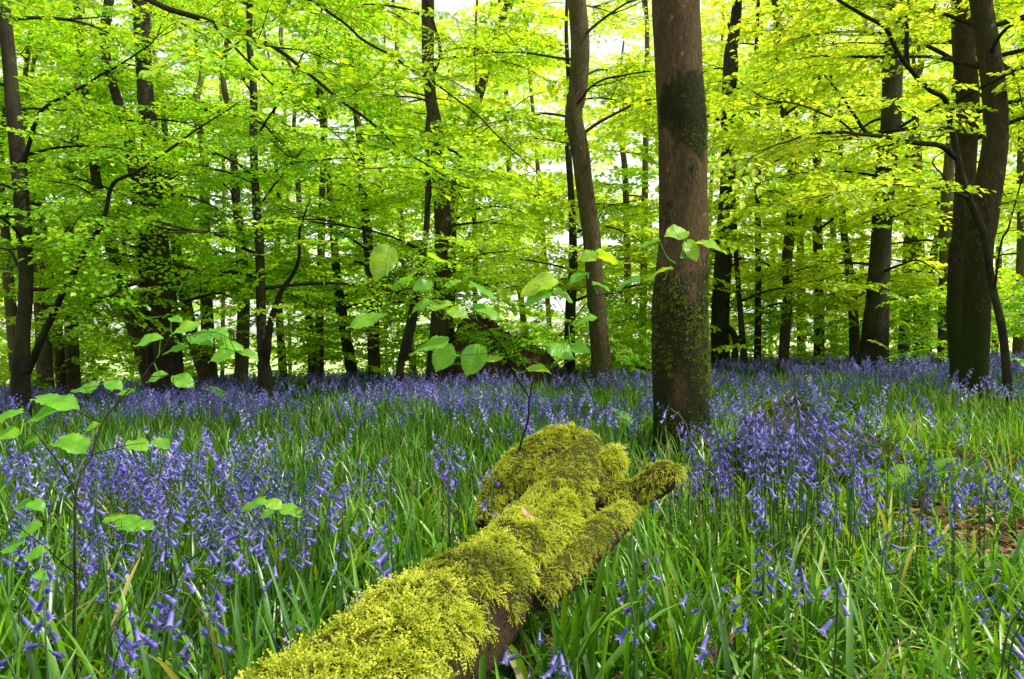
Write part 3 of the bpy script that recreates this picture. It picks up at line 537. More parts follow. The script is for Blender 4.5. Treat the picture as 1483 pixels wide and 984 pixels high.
BELL_MESHES = []
def bell_mesh(k):
    r = np.random.default_rng(k + 50); mb = MB(); V = BELLV * np.array([1, 1, r.uniform(.85, 1.15)]) * r.uniform(.9, 1.12)
    V = V + np.stack([.12 * V[:, 2] * V[:, 2] / .02 * 1.0, 0 * V[:, 0], 0 * V[:, 0]], -1)
    hue = .40 + r.normal(0, .20) + .30 * (np.abs(V[:, 2]) / .02) ** 3; mb.add(V, BELLF, np.clip(np.stack([hue, .5 + 0 * hue, hue], -1), 0, 1))
    P = np.array([[-.006, 0, .010], [-.003, 0, .009], [0, 0, .004], [0, 0, -.001]]); tube(mb, P, [.0007] * 4, 5, (.2, .5, .5))
    o = mb.build('bell', M['bell']); me = o.data; bpy.data.objects.remove(o); return me
BELL_MESHES = [bell_mesh(k) for k in range(6)]

def stem_curve(r, h, lean, droop):
    n = 12; t = np.linspace(0, 1, n); ang = lean * t + droop * np.clip((t - .68) / .32, 0, 1) ** 1.3
    hx = np.concatenate([[0], np.cumsum(np.sin(ang[:-1]))]) * h / (n - 1); hz = np.concatenate([[0], np.cumsum(np.cos(ang[:-1]))]) * h / (n - 1)
    wob = .004 * np.sin(t * 5 + r.uniform(0, 6)); return np.stack([hx, wob, hz], -1)
VAR = []
def eul(dirv, roll):
    """frame whose -Z points along dirv"""
    z = -np.asarray(dirv) / np.linalg.norm(dirv); a = np.array([math.cos(roll), math.sin(roll), 0.31]); x = a - z * (a @ z); x /= np.linalg.norm(x); return np.stack([x, np.cross(z, x), z], 1)
for k in range(14):
    r = np.random.default_rng(900 + k); h = r.uniform(.32, .44); C = stem_curve(r, h, r.uniform(.02, .22), r.uniform(.9, 1.7)); Cs = spline(C, 60)
    nbell = int(r.integers(4, 10)); bl = []
    for j in range(nbell):
        f = .70 + .30 * (j + .5) / nbell; p = Cs[min(59, int(f * 59))]; side_ = (1 if j % 2 else -1) * r.uniform(.2, .9)
        dv = np.array([r.uniform(.35, .95), side_ * .7, -r.uniform(.35, 1.1)]); dv /= np.linalg.norm(dv)
        s = r.uniform(.85, 1.12) * (1 if j < nbell - 2 else .75); off = np.array([.008, side_ * .009, .001]); bl.append((p + off, eul(dv, r.uniform(0, 6)), s, int(r.integers(0, 6))))
    mb = MB(); tube(mb, Cs[::4], np.linspace(.0022, .0011, 15), 6, (.45, .5, .5))
    for p, Rm, s, kk in bl:                         # stalks
        q = p + Rm @ np.array([-.006, 0, .010]) * s; c = Cs[np.argmin(np.linalg.norm(Cs - q, axis=1))]; tube(mb, np.array([c, (c + q) / 2 + [0, 0, .002], q]), [.0009, .0007, .0007], 4, (.3, .5, .5), cap=False)
    for j in range(2):                              # bracts at the tip
        pass
    o = mb.build('stem', M['stem']); me = o.data; bpy.data.objects.remove(o); VAR.append((me, bl, Cs))
# whole-plant merged versions for the small ones
def lowpoly(var, m, simple):
    me, bl, Cs = VAR[var]; V = []; Fq = []; T = []; n = 0
    if simple: prof = [(0.0, .5), (.75, 1.15), (1.0, 2.3)]
    else: prof = [(0.0, .4), (.2, 1.0), (.75, 1.12), (1.0, 2.5)]
    th = np.linspace(0, 2 * pi, m, endpoint=False); L = .019; r0 = .0034 if not simple else .0040
    B = np.concatenate([np.stack([r0 * rr * np.cos(th), r0 * rr * np.sin(th), -L * z + 0 * th], -1) for z, rr in prof]); BF = ringfaces(len(prof), m)
    rr_ = np.random.default_rng(var)
    for p, Rm, s, kk in bl:
        V.append((B * s * (1.15 if simple else 1.0)) @ Rm.T + p); Fq.append(BF + n); n += len(B); T.append(np.full(len(B), np.clip(.45 + rr_.normal(0, .15), 0, 1)) + np.repeat(np.linspace(-.05, .15, len(prof)), m))
    c = Cs[::10] if simple else Cs[::6]; w = .002 if simple else .0016; SV = tube_verts(c, [w] * len(c), 3); SF = ringfaces(len(c), 3)
    return np.concatenate(V), np.concatenate(Fq), np.concatenate(T), SV, SF
LOW = {(v, s): lowpoly(v, 6 if not s else 4, s) for v in range(14) for s in (0, 1)}

def ell(px, py, cx, cy, rx, ry): return np.exp(-(((px - cx) / rx) ** 2 + ((py - cy) / ry) ** 2))
def density(x, y):
    """plants per square metre, read off where the photo's flower heads stand"""
    px, py = proj(np.stack([x, y, gz(x, y) + .36], -1)); d = 11.0 + 4.0 * (px < 700)
    d += 150 * ell(px, py, 310, 680, 190, 55) + 90 * ell(px, py, 120, 710, 170, 60) + 60 * ell(px, py, 330, 760, 160, 40) + 40 * ell(px, py, 620, 640, 190, 26) + 18 * ell(px, py, 600, 740, 60, 60)
    d += 200 * ell(px, py, 1165, 660, 125, 60) + 60 * ell(px, py, 1010, 650, 60, 30) + 60 * ell(px, py, 1420, 690, 80, 60) + 55 * ell(px, py, 1060, 850, 110, 70) + 40 * ell(px, py, 1290, 780, 120, 50) + 40 * ell(px, py, 1450, 860, 50, 60)
    d += 95 * ell(px, py, 90, 880, 150, 90) + 45 * ell(px, py, 250, 840, 160, 70) + 30 * ell(px, py, 810, 940, 40, 40) + 25 * ell(px, py, 930, 830, 40, 60) + 30 * ell(px, py, 390, 740, 60, 40) + 35 * ell(px, py, 860, 610, 70, 26)
    band_edge = np.interp(px, [0, 450, 600, 800, 1040, 1150, 1250, 1483], [578, 575, 610, 605, 585, 560, 565, 575])
    d += 62 * sm(14, -6, py - band_edge); d += 20 * (py < 540)
    gap = ell(px, py, 220, 603, 330, 19); d *= 1 - .95 * gap; d *= 1 - .9 * ell(px, py, 1350, 620, 110, 34); d *= 1 - .6 * ell(px, py, 660, 600, 150, 16); d *= 1 - .7 * ell(px, py, 1060, 610, 45, 22)
    n = snoise(np.stack([x, y, 0 * x], -1), 2.3, 44); n = n + .5 * snoise(np.stack([x, y, 0 * x], -1), 6, 46); d = d * (1 - .7 * bare(x, y)); return np.maximum(.80 * d * np.where(y > 5, .85, 1) * np.clip(.9 + 2.0 * n, .04, 3.0), 0)
def scatter(r, y0, y1, dmax=220):
    area = .70 * (y1 ** 2 - y0 ** 2) + 2.4 * (y1 - y0); n = int(area * dmax); x, y = wedge(r, n, y0, y1); k = (r.uniform(0, dmax, n) < density(x, y)) & free(x, y); return x[k], y[k]

def plant_flowers():
    r = np.random.default_rng(77); x, y = scatter(r, .86, 3.6)
    # a few set by hand where single heads show clearly: photo x, photo y of the head, depth
    hand = [(575, 755, 1.25), (300, 840, .95), (370, 740, 1.2), (655, 640, 1.9), (640, 650, 2.0), (668, 655, 2.0), (648, 660, 1.95), (400, 905, 1.1), (1210, 825, 1.15), (930, 820, 1.1), (925, 850, 1.05), (1040, 860, 1.0), (1110, 810, 1.25), (790, 935, .85), (825, 925, .95), (805, 905, .9), (1440, 850, .9), (1460, 870, .85),
            (1160, 575, 2.1), (1150, 600, 2.2), (1185, 590, 2.3), (1120, 600, 2.2), (1210, 620, 2.1), (1230, 610, 2.3), (1100, 640, 2.0), (1010, 600, 2.6), (985, 620, 2.7), (1015, 630, 2.5), (70, 850, .85), (150, 905, .8), (200, 960, .8), (35, 915, .75), (225, 790, 1.0), (165, 860, .95)]
    hand = [(a, b, d * 1.14 if d < .95 else d) for a, b, d in hand]
    hx = np.array([(a - CX) / F * d for a, b, d in hand]); hy = np.array([d for a, b, d in hand]); hz = np.array([H - (b - 12 - HY) / F * d for a, b, d in hand])
    x = np.concatenate([hx, x]); y = np.concatenate([hy, y]); n = len(x)
    var = r.integers(0, 14, n); az = r.uniform(0, 2 * pi, n); sc = r.uniform(.78, 1.08, n)
    top = np.array([VAR[v][2][:, 2].max() for v in var]); px0, py0 = proj(np.stack([x, y, gz(x, y) + .36], -1)); cl = ell(px0, py0, 1160, 655, 125, 62) * (y > 1.8); sc = sc * (1 + .36 * cl)
    for i in range(len(hand)): sc[i] = np.clip((hz[i] - gz(x[i], y[i])) / top[i], .5, 1.9)
    # nothing in the first row may stand taller than the photo shows
    pxs, pys = proj(np.stack([x, y, gz(x, y) + top * sc], -1)); inframe = (pxs > -30) & (pxs < 1513) & (pys < 1000); size = sc / y; order = np.argsort(-size * inframe)
    sel = order[:300]; rest = order[300:]
    zone_of = lambda X, Y: ('beside the mossy log' if logdist(X, Y) < .38 and Y < 2.3 else 'in front of the mossy mound' if abs(X - MOUND[0]) < .6 and Y > 1.7 else 'below the left hazel sapling' if X < -.62 and Y < 1.6 else
                            'in the grass right of the log' if X > 0 and Y < 1.8 else 'in the long grass at the right' if X > 1.3 else 'at the foot of the thick trunk' if X > .2 else 'in the dense flowers at the left' if X < -.9 else 'in the clearing left of the log')
    for c, i in enumerate(sel):
        me, bl, Cs = VAR[var[i]]; Rz = np.array([[math.cos(az[i]), -math.sin(az[i]), 0], [math.sin(az[i]), math.cos(az[i]), 0], [0, 0, 1]])
        root = empty('bluebell', (x[i], y[i], float(gz(x[i], y[i])) - .005), 0)
        st = bpy.data.objects.new('stem', me); COL.objects.link(st); st.parent = root; st.scale = (sc[i],) * 3; st.rotation_euler = (0, 0, az[i])
        bs = min(sc[i], 1.12)
        if c < 150:
            for p, Rm, s, kk in bl:
                b = bpy.data.objects.new('bell', BELL_MESHES[kk]); COL.objects.link(b); b.parent = root
                from mathutils import Matrix
                b.rotation_mode = 'QUATERNION'; b.rotation_quaternion = Matrix((Rz @ Rm).tolist()).to_quaternion(); b.location = Rz @ p * sc[i]; b.scale = (s * bs * 1.05,) * 3
        else:
            key = ('H', var[i])
            if key not in LOW:
                mb = MB()
                tube(mb, Cs[36::3], [.0011] * len(Cs[36::3]), 5, (.1, .4, .1))
                for p, Rm, s, kk in bl: tube(mb, np.array([Cs[np.argmin(np.linalg.norm(Cs - p, axis=1))], p - Rm[:, 2] * .003]), [.0008, .0008], 4, (.15, .4, .1)); mb.add((BELLV * s * 1.05) @ Rm.T + p, BELLF, (np.clip(.45 + .1 * ((kk * 7) % 5 - 2) / 2, 0, 1), .5, .5))
                o = mb.build('flower_head', M['bell']); LOW[key] = o.data; bpy.data.objects.remove(o)
            b = bpy.data.objects.new('flower_head', LOW[key]); COL.objects.link(b); b.parent = root; b.scale = (sc[i],) * 3; b.rotation_euler = (0, 0, az[i])
        dirx = math.cos(az[i]); lean = 'nodding right' if dirx > .35 else 'nodding left' if dirx < -.35 else ('nodding away' if math.sin(az[i]) > 0 else 'nodding forward')
        hs = top[i] * sc[i]; tall = 'tall' if hs > .42 else 'short' if hs < .33 else 'middling'
        lb = f'{tall} violet blue bluebell with {len(bl)} bells, {lean}, {zone_of(x[i], y[i])}'
        tag(root, lb, 'bluebell', 'bluebells growing through the grass')
    # the rest: one carpet
    mb = MB(); r2 = np.random.default_rng(78)
    X, Y = [x[rest]], [y[rest]]
    for a, b in ((3.6, 6), (6, 10), (10, 16)):
        q = scatter(r2, a, b, 200 if a < 5 else 150); X.append(q[0]); Y.append(q[1])
    X = np.concatenate(X); Y = np.concatenate(Y); n = len(X); var = r2.integers(0, 14, n); az = r2.uniform(0, 2 * pi, n); sc = r2.uniform(.75, 1.08, n) ; simple = (Y > 5.0).astype(int)
    for (v, s), tp in LOW.items():
        if v == 'H': continue
        i = np.where((var == v) & (simple == s))[0]
        if not len(i): continue
        V, Fq, Tt, SV, SF = tp; ca, sa = np.cos(az[i])[:, None], np.sin(az[i])[:, None]; base = np.stack([X[i], Y[i], gz(X[i], Y[i])], -1)[:, None]; s_ = sc[i][:, None, None]
        fat = 1 + .10 * np.clip(Y[i] - 7, 0, 6)[:, None, None]
        def xf(W): return np.stack([W[None, :, 0] * ca - W[None, :, 1] * sa, W[None, :, 0] * sa + W[None, :, 1] * ca, W[None, :, 2] + 0 * ca], -1) * s_ + base
        W = xf(V); m = len(V); FF = (Fq[None] + (np.arange(len(i)) * m)[:, None, None]).reshape(-1, 4); hv = np.clip(Tt[None] - .04 + r2.normal(0, .17, (len(i), 1)), 0, 1)
        mb.add(W.reshape(-1, 3), FF, np.stack([hv, .5 + 0 * hv, hv], -1).reshape(-1, 3), 0)
        W = xf(SV); m = len(SV); FF = (SF[None] + (np.arange(len(i)) * m)[:, None, None]).reshape(-1, 4); mb.add(W.reshape(-1, 3), FF, (.5, .5, .5), 1)
    o = mb.build('bluebell_carpet', [M['bell'], M['stem']]); tag(o, 'violet blue carpet of smaller bluebells stretching back between the trees', 'bluebells', kind='stuff'); print('flowers', n)
plant_flowers()

# ------------------------------------------------------------------ moss shoots
def shoot_template(seed, L=.020):
    r = np.random.default_rng(seed); n = 6; V = []; Fc = []
    for i in range(n):
        t = i / (n - 1); p = np.array([L * t, 0.0015 * math.sin(t * 4 + seed), -.35 * L * t * t]); w = .0034 * (1 - .55 * t) * r.uniform(.8, 1.2); f = L * .20
        k = len(V)
        V += [p, p + [f * .6, w, .0009], p + [f, 0, .0004 - .002 * t], p + [f * .6, -w, .0009]]; Fc += [[k, k + 1, k + 2], [k, k + 2, k + 3]]
    V = np.array(V); return V, np.array(Fc), np.linspace(0, 1, n).repeat(4) * .98 + .01, np.zeros(len(Fc), int)
SHOOT = [shoot_template(s) for s in range(6)]
def moss_on(mb, V, Fq, n, seed, keepf=None, sc=(.8, 1.5), drape=.75, hue0=.66, per=16, fan=.0075):
    """tufts of shoots scattered over a quad surface, rooted on it and draping downhill"""
    r = np.random.default_rng(seed); A, B, C_, D_ = (V[Fq[:, k]] for k in range(4)); nr = np.cross(C_ - A, D_ - B); ar = np.linalg.norm(nr, axis=1); nr = nr / (ar[:, None] + 1e-12)
    nt_ = n // per; i = r.choice(len(Fq), nt_, p=ar / ar.sum()); u, v = r.uniform(0, 1, (2, nt_, 1)); P = (A[i] * (1 - u) + B[i] * u) * (1 - v) + (D_[i] * (1 - u) + C_[i] * u) * v; nn = nr[i]
    k = np.ones(nt_, bool) if keepf is None else keepf(P, nn, r); P, nn = P[k], nn[k]; m_ = len(P)
    down = np.array([0, 0, -1.0]) - nn * (-nn[:, 2:3]); tang = down * drape + r.normal(0, .42, (m_, 3)); tang -= nn * (tang * nn).sum(1)[:, None]; tang /= np.linalg.norm(tang, axis=1)[:, None] + 1e-9
    tsc = r.uniform(.75, 1.3, m_); tcol = r.normal(0, .10, m_); tl = r.uniform(.15, .75, m_)
    P = np.repeat(P, per, 0); nn = np.repeat(nn, per, 0); tang = np.repeat(tang, per, 0); tsc = np.repeat(tsc, per); tcol = np.repeat(tcol, per); tl = np.repeat(tl, per); n = len(P)
    j_ = r.normal(0, fan, (n, 3)); j_ -= nn * (j_ * nn).sum(1)[:, None]; rad = np.linalg.norm(j_, axis=1)[:, None] / fan
    X = tang * .8 + j_ / fan * .50 + nn * (tl[:, None] + .45 - .30 * rad) + r.normal(0, .12, (n, 3)); X /= np.linalg.norm(X, axis=1)[:, None]
    P = P + j_ * .8 - nn * .002
    Y = np.cross(nn, X) + r.normal(0, .30, (n, 3)); Y -= X * (Y * X).sum(1)[:, None]; Y /= np.linalg.norm(Y, axis=1)[:, None]; Z = np.cross(X, Y)
    s = r.uniform(*sc, n) * tsc * np.clip(.85 + .7 * snoise(P, 9, seed + 21), .45, 1.35); kk = r.integers(0, len(SHOOT), n); patch = .16 * snoise(P, 16, seed) + .08 * snoise(P, 45, seed + 3) + tcol; brown = sm(.30, .62, snoise(P, 13, seed + 9))
    for t in range(len(SHOOT)):
        j = np.where(kk == t)[0]; tv, tf, tt, _ = SHOOT[t]; m = len(tv)
        W = (tv[None, :, 0:1] * X[j][:, None] + tv[None, :, 1:2] * Y[j][:, None] + tv[None, :, 2:3] * Z[j][:, None]) * s[j][:, None, None] + P[j][:, None]
        h = np.clip(hue0 - .34 + .62 * tt[None] + patch[j][:, None] + r.normal(0, .05, (len(j), 1)) - .35 * brown[j][:, None], 0, 1)  # hue darkens to the shoot base, painting shade between tufts
        g = np.clip(.5 + 0 * h - .2 * brown[j][:, None], 0, 1); mb.add(W.reshape(-1, 3), (tf[None] + (np.arange(len(j)) * m)[:, None, None]).reshape(-1, 3), np.stack([h, g, g], -1).reshape(-1, 3))

# ------------------------------------------------------------------ the fallen log
def fallen_log():
    base = np.array([-.2, .9, float(gz(-.2, .9))]); root = empty('fallen_log', base)
    def body(P4, m, amp, seed, n):
        P = spline(np.array(P4, float), n); dsp = lambda Q, th: 1 + amp * snoise(Q, 10, seed) + amp * .7 * np.abs(snoise(Q, 26, seed + 1)) + amp * .6 * snoise(Q, 62, seed + 2) + amp * .35 * snoise(Q, 130, seed + 4)
        V = tube_verts(P[:, :3], P[:, 3], m, dsp); Fq = ringfaces(len(P), m); c = P[-1, :3]
        return P, V, Fq
    def pp(*L): return [(*at(a, b, d), w / F * d) for a, b, w, d in L]
    specs = {'trunk': ([(*p[:3], p[3]) for p in LOGA], 64, .20, 1, 170),
             'left_limb': (pp((698, 760, 10, 1.68), (712, 728, 19, 1.74), (734, 700, 26, 1.80), (762, 676, 27, 1.86), (792, 656, 26, 1.92), (820, 645, 24, 1.98), (848, 650, 18, 2.0), (870, 664, 8, 2.0)), 44, .24, 11, 90),
             'right_stub': (pp((850, 722, 22, 1.80), (895, 718, 20, 1.80), (922, 714, 17, 1.80), (942, 704, 18, 1.79), (960, 692, 19, 1.78), (976, 688, 15, 1.78), (988, 692, 6, 1.78)), 34, .30, 21, 70),
             'knobs': (pp((858, 700, 18, 1.84), (876, 682, 22, 1.88), (892, 660, 15, 1.92), (902, 652, 5, 1.93)), 26, .3, 41, 40),
             'ridge_limb': (pp((782, 872, 14, 1.16), (812, 836, 22, 1.24), (840, 806, 25, 1.35), (866, 780, 24, 1.48), (890, 758, 21, 1.6), (910, 742, 14, 1.72), (918, 736, 5, 1.78)), 38, .22, 31, 100)}
    moss = MB()
    for nm, (P4, m, amp, sd, n) in specs.items():
        P, V, Fq = body(P4, m, amp, sd, n); mb = MB()
        def tf(V_, P=P):
            ctr = P[np.argmin(((V_[:, None] - P[None, ::6, :3]) ** 2).sum(-1), 1) * 6, :3]; d = V_ - ctr; d /= np.linalg.norm(d, axis=1)[:, None] + 1e-9; return np.stack([np.clip(.25 + d[:, 2] * .9, 0, 1), .5 + 0 * d[:, 0], 0 * d[:, 0]], -1)
        mb.add(V, Fq, tf(V)); e = np.vstack([V[-m:], P[-1, :3]]); mb.add(e, [[j, (j + 1) % m, m] for j in range(m)], tf(e)); e = np.vstack([V[:m], P[0, :3]]); mb.add(e, [[(j + 1) % m, j, m] for j in range(m)], tf(e))
        mb.build('trunk' if nm == 'trunk' else 'branch_stub', M['wood'], root, origin=base)
        def keep(Pp, nn, r, nm=nm):
            edge = .05 + .22 * snoise(Pp, 14, 6); lim = np.where(nn[:, 0] > 0, edge + (.30 if nm == 'trunk' else -.15), edge - .75); lim = lim + (.55 if nm == 'left_limb' else 0) * (nn[:, 0] < 0); return (nn[:, 2] > lim + r.normal(0, .05, len(Pp))) & (snoise(Pp, 15, 33) + .5 * snoise(Pp, 40, 34) + r.normal(0, .08, len(Pp)) > -.55)
        cnt = {'trunk': 80000, 'left_limb': 12000, 'right_stub': 5000, 'ridge_limb': 10000, 'knobs': 3000}[nm]
        moss_on(moss, V, Fq, cnt, sd + 5, keep, sc=(.42, .82), per=14, fan=.006)
    moss.build('moss', M['moss'], root, smooth=False, origin=base)
    tag(root, 'thick fallen log covered in yellow green moss, pointing away from the viewer', 'fallen log')
    # dead beech bud scales and brown leaves lying on the log
    r = np.random.default_rng(4)
    LEAF_LB = ['longer straw coloured bud scale standing up beside the knot', 'shorter straw coloured bud scale just right of the longer one', 'curled dead leaf lying low on the log', 'dead leaf at the lower left end of the log', 'tiny dead leaf on the right flank of the log', 'dead leaf left of the tiny one on the right flank', 'pale dead leaf on the lower left slope of the log', 'small dead leaf on the moss above the dark wood', 'dead leaf between the log and its left limb', 'dead leaf near the top of the far end', 'tiny dead leaf at the bottom end of the moss']
    for q_, (px, py, D, L, a) in enumerate(((760, 752, 1.37, .035, 1.9), (770, 760, 1.36, .03, 2.1), (605, 925, .86, .05, .6), (517, 945, .80, .04, .15), (745, 832, 1.16, .016, 1.2), (690, 800, 1.2, .028, .9), (560, 900, .9, .03, 2.4), (660, 870, 1.0, .022, .3), (820, 700, 1.72, .04, 2.7), (850, 668, 1.86, .03, .8), (640, 930, .93, .018, 1.6))):
        p = at(px, py, D); mb = MB(); n = 7; t = np.linspace(0, 1, n); w = .16 * L * np.sin(pi * (t * .92 + .04)); cx = np.stack([math.cos(a) * L * (t - .5), .3 * math.sin(a) * L * (t - .5), math.sin(a) * L * .55 * (t - .5) + .012 + .1 * L * (t - .5) ** 2], -1)
        sd = np.array([-math.sin(a), math.cos(a), .1]); V = np.stack([cx - sd * w[:, None], cx + [0, 0, .003], cx + sd * w[:, None]], 1).reshape(-1, 3) + p
        mb.add(V, ringfaces(n, 3, False), (r.uniform(.55, 1), .6, .5)); o = mb.build('dead_leaf', M['litter'], origin=p); o.location = p
        tag(o, LEAF_LB[q_], 'dead leaf', 'dead leaves lying on the log')
fallen_log()

# ------------------------------------------------------------------ mossy mound, stump, root plate
def lump(name, c, rx, ry, rz, seed, mt, amp=.22, tint=(.6, .5, 0), res=(40, 64)):
    u = np.linspace(0, pi * .55, res[0]); v = np.linspace(0, 2 * pi, res[1], endpoint=False); U, Vv = np.meshgrid(u, v, indexing='ij')
    d = np.stack([np.sin(U) * np.cos(Vv), np.sin(U) * np.sin(Vv), np.cos(U)], -1); k = 1 + amp * snoise(d * 1.0, 3.0, seed) + amp * .5 * snoise(d, 8, seed + 1) + amp * .2 * snoise(d, 22, seed + 2)
    V = (d * k[..., None] * [rx, ry, rz]).reshape(-1, 3) + c; return V, ringfaces(*res)
def mound():
    c = np.array([MOUND[0], MOUND[1], float(gz(*MOUND)) - .04]); root = empty('mossy_mound', c); V, Fq = lump('m', c, .52, .32, .40, 3, None, .40); mb = MB()
    mb.add(V, Fq, (.75, .45, 0)); mb.build('earth_body', M['wood'], root, origin=c); ms = MB(); keep = lambda P, nn, r: (nn[:, 2] > .1) & (snoise(P, 8, 2) > -.35)
    moss_on(ms, V, Fq[:, ::-1], 30000, 7, keep, sc=(.8, 1.5), hue0=.30); ms.build('moss', M['moss'], root, smooth=False, origin=c)
    tag(root, 'low olive green mossy mound of earth behind the dense bluebell cluster', 'mound')
mound()
def mound_plants():
    r = np.random.default_rng(12); n = 170; a = r.uniform(0, 6.28, n); q = np.sqrt(r.uniform(0, 1, n)); x = MOUND[0] + .46 * q * np.cos(a); y = MOUND[1] + .26 * q * np.sin(a); z = gz(x, y) - .04 + .36 * np.sqrt(np.maximum(.05, 1 - q ** 2)); mb = MB()
    blades(mb, x, y, r.uniform(.07, .20, n), r.uniform(.006, .015, n), r.uniform(0, 6.28, n), np.abs(r.normal(.3, .3, n)), np.abs(r.normal(.9, .5, n)), np.clip(r.normal(.45, .2, n), 0, .9), np.clip(r.normal(.5, .15, n), 0, 1), 6, True, z=z)
    k = r.choice(n, 46); P = np.stack([x[k], y[k], z[k] + .03], -1); P = P[P[:, 0] > MOUND[0] - .15]; m = len(P)
    add_sprays(mb, P, r.uniform(0, 6.28, m), r.normal(.35, .3, m), r.normal(0, .3, m), r.uniform(.16, .28, m), r.normal(.15, .1, m), np.full(m, .25), [t for t in TPL_F], seed=2)
    o = mb.build('mound_weeds', M['blade']); tag(o, 'tufts of grass and dark small leaves growing on the mossy mound', 'weeds', kind='stuff')
mound_plants()
def root_plate():
    for (px, py, D, rx, ry, rz, sd, lb) in ((705, 520, 11.2, .75, .4, 1.05, 5, 'brown upturned root mass of a fallen tree, larger left lobe'), (765, 520, 11.0, .50, .35, .80, 9, 'lower dark brown root mass right of the larger brown one')):
        x = (px - CX) / F * D; c = np.array([x, D, float(gz(x, D)) - .05]); root = empty('root_mass', c); V, Fq = lump('m', c, rx, ry, rz * 1.1, sd, None, .3); mb = MB(); mb.add(V, Fq, (.2, .5, 0)); mb.build('earth_body', M['earth'], root, origin=c)
        r = np.random.default_rng(sd)
        for k in range(16):
            a = r.uniform(0, 2 * pi); e = r.uniform(.1, 1.2); p = c + np.array([math.cos(a) * math.cos(e) * rx, math.sin(a) * math.cos(e) * ry, math.sin(e) * rz]); q = [p]
            for s in range(4): q.append(q[-1] + np.array([math.cos(a), math.sin(a) * .4, .3]) * .1 + r.normal(0, .05, 3))
            rb = MB(); tube(rb, spline(q, 10), np.linspace(.022, .005, 10), 5, (.1, .4, 0)); rb.build('root', M['bark_dark'], root, origin=c)
        tag(root, lb, 'root mass', 'root plates of the fallen tree')
root_plate()

# ------------------------------------------------------------------ ferns, low leafy plants, undergrowth
def fern(px, py, D, n, L, label, seed):
    r = np.random.default_rng(seed); x = (px - CX) / F * D; c = np.array([x, D, float(gz(x, D))]); z = H - (py - HY) / F * D; root = empty('fern', c)
    for k in range(n):
        a = 2 * pi * k / n + r.uniform(-.3, .3); l = L * r.uniform(.7, 1.1); t = np.linspace(0, 1, 16); th = .25 + 1.35 * t ** 1.2; hx = np.concatenate([[0], np.cumsum(np.sin(th[:-1]))]) * l / 15; hz = np.concatenate([[0], np.cumsum(np.cos(th[:-1]))]) * l / 15
        P = np.stack([hx * math.cos(a), hx * math.sin(a), hz], -1) + c; mb = MB(); tube(mb, P, np.linspace(.003, .001, 16), 4, (.3, .4, .5)); Ps = spline(P, 60); sd = np.array([-math.sin(a), math.cos(a), 0])
        for j in range(7, 59):
            tt = j / 59; w = l * .17 * math.sin(pi * min(1, (tt - .1) / .92) ** .75) + .006; fw = Ps[min(j + 1, 59)] - Ps[j]; fw /= np.linalg.norm(fw)
            for s in (-1, 1):
                d = sd * s + fw * .35 + [0, 0, -.12]; m = 6; q = Ps[j] + d * w * np.linspace(0, 1, m)[:, None]; wd = fw * .0062 * (l / .3)
                for e in range(m - 1):
                    sz = (1 - e / m); b0 = q[e]; mb.add([b0, (b0 + q[e + 1]) / 2 + wd * sz, q[e + 1], (b0 + q[e + 1]) / 2 - wd * sz], [[0, 1, 2, 3]], (np.clip(r.normal(.7, .2), 0, 1), .6, .5))
        mb.build('frond', M['fern'], root, smooth=False, origin=c)
    tag(root, label, 'fern')
fern(1300, 680, 3.0, 7, .34, 'bright green fern in the grass right of the bluebell cluster', 1)
fern(930, 600, 5.0, 8, .42, 'fern with arching fronds just left of the thick brown trunk', 3)
fern(785, 560, 6.5, 7, .45, 'fern standing behind the fork of the central hazel sapling', 4)
fern(1065, 590, 5.4, 6, .40, 'fern just right of the thick brown trunk foot', 5)
fern(590, 720, 2.0, 8, .20, 'small feathery fern in the clearing left of the log', 8)
fern(340, 560, 8.5, 7, .55, 'distant fern below the thin straight black sapling tree', 9)

def undergrowth():
    r = np.random.default_rng(31); mb = MB(); P = []; sc = []; hu = []
    def patch(n, x0, x1, y0, y1, z0, z1, s, h):
        y = r.uniform(y0, y1, n); px = r.uniform(x0, x1, n); x = (px - CX) / F * y; z = gz(x, y) + r.uniform(z0, z1, n); P.append(np.stack([x, y, z], -1)); sc.append(r.uniform(.7, 1.2, n) * s); hu.append(np.full(n, h))
    patch(260, -40, 1520, 10.2, 14.5, .5, 2.6, .75, .72); patch(200, -40, 640, 11, 16, .4, 2.4, .85, .75); patch(90, 0, 420, 8.6, 10.5, .9, 2.4, .7, .6); patch(70, 650, 830, 9.5, 10.8, .5, 1.0, .55, .35); patch(130, 880, 945, 10, 13, .25, 1.2, .7, .6); patch(130, 1040, 1260, 11.5, 14.5, .3, 1.3, .7, .5); patch(60, 0, 350, 11.5, 14, .3, 1.0, .7, .45); patch(70, 1290, 1380, 10, 13, .3, 1.3, .7, .45); patch(90, 420, 640, 11.5, 14.5, .3, 1.2, .7, .5); patch(45, 1440, 1520, 7, 9, .4, 1.2, .7, .4); patch(40, 860, 900, 10, 12, .3, 1.0, .6, .5)  # wide patches get a lighter hue to look lit under the canopy
    P = np.concatenate(P); n = len(P); sc = np.concatenate(sc); hu = np.concatenate(hu) + r.normal(0, .1, n); k = ~blocked(P) & (P[:, 2] > gz(P[:, 0], P[:, 1]) + .25); P, sc, hu = P[k], sc[k], hu[k]; n = len(P)
    add_sprays(mb, P, r.uniform(0, 6.28, n), r.normal(.15, .25, n), r.normal(0, .3, n), sc, hu, np.clip(.5 + r.normal(0, .12, n), 0, 1), TPL_S, seed=3)
    o = mb.build('undergrowth', [M['leaf'], M['bark_dark']], smooth=False); tag(o, 'low leafy undergrowth between the tree feet and the bluebells', 'undergrowth', kind='stuff')
undergrowth()

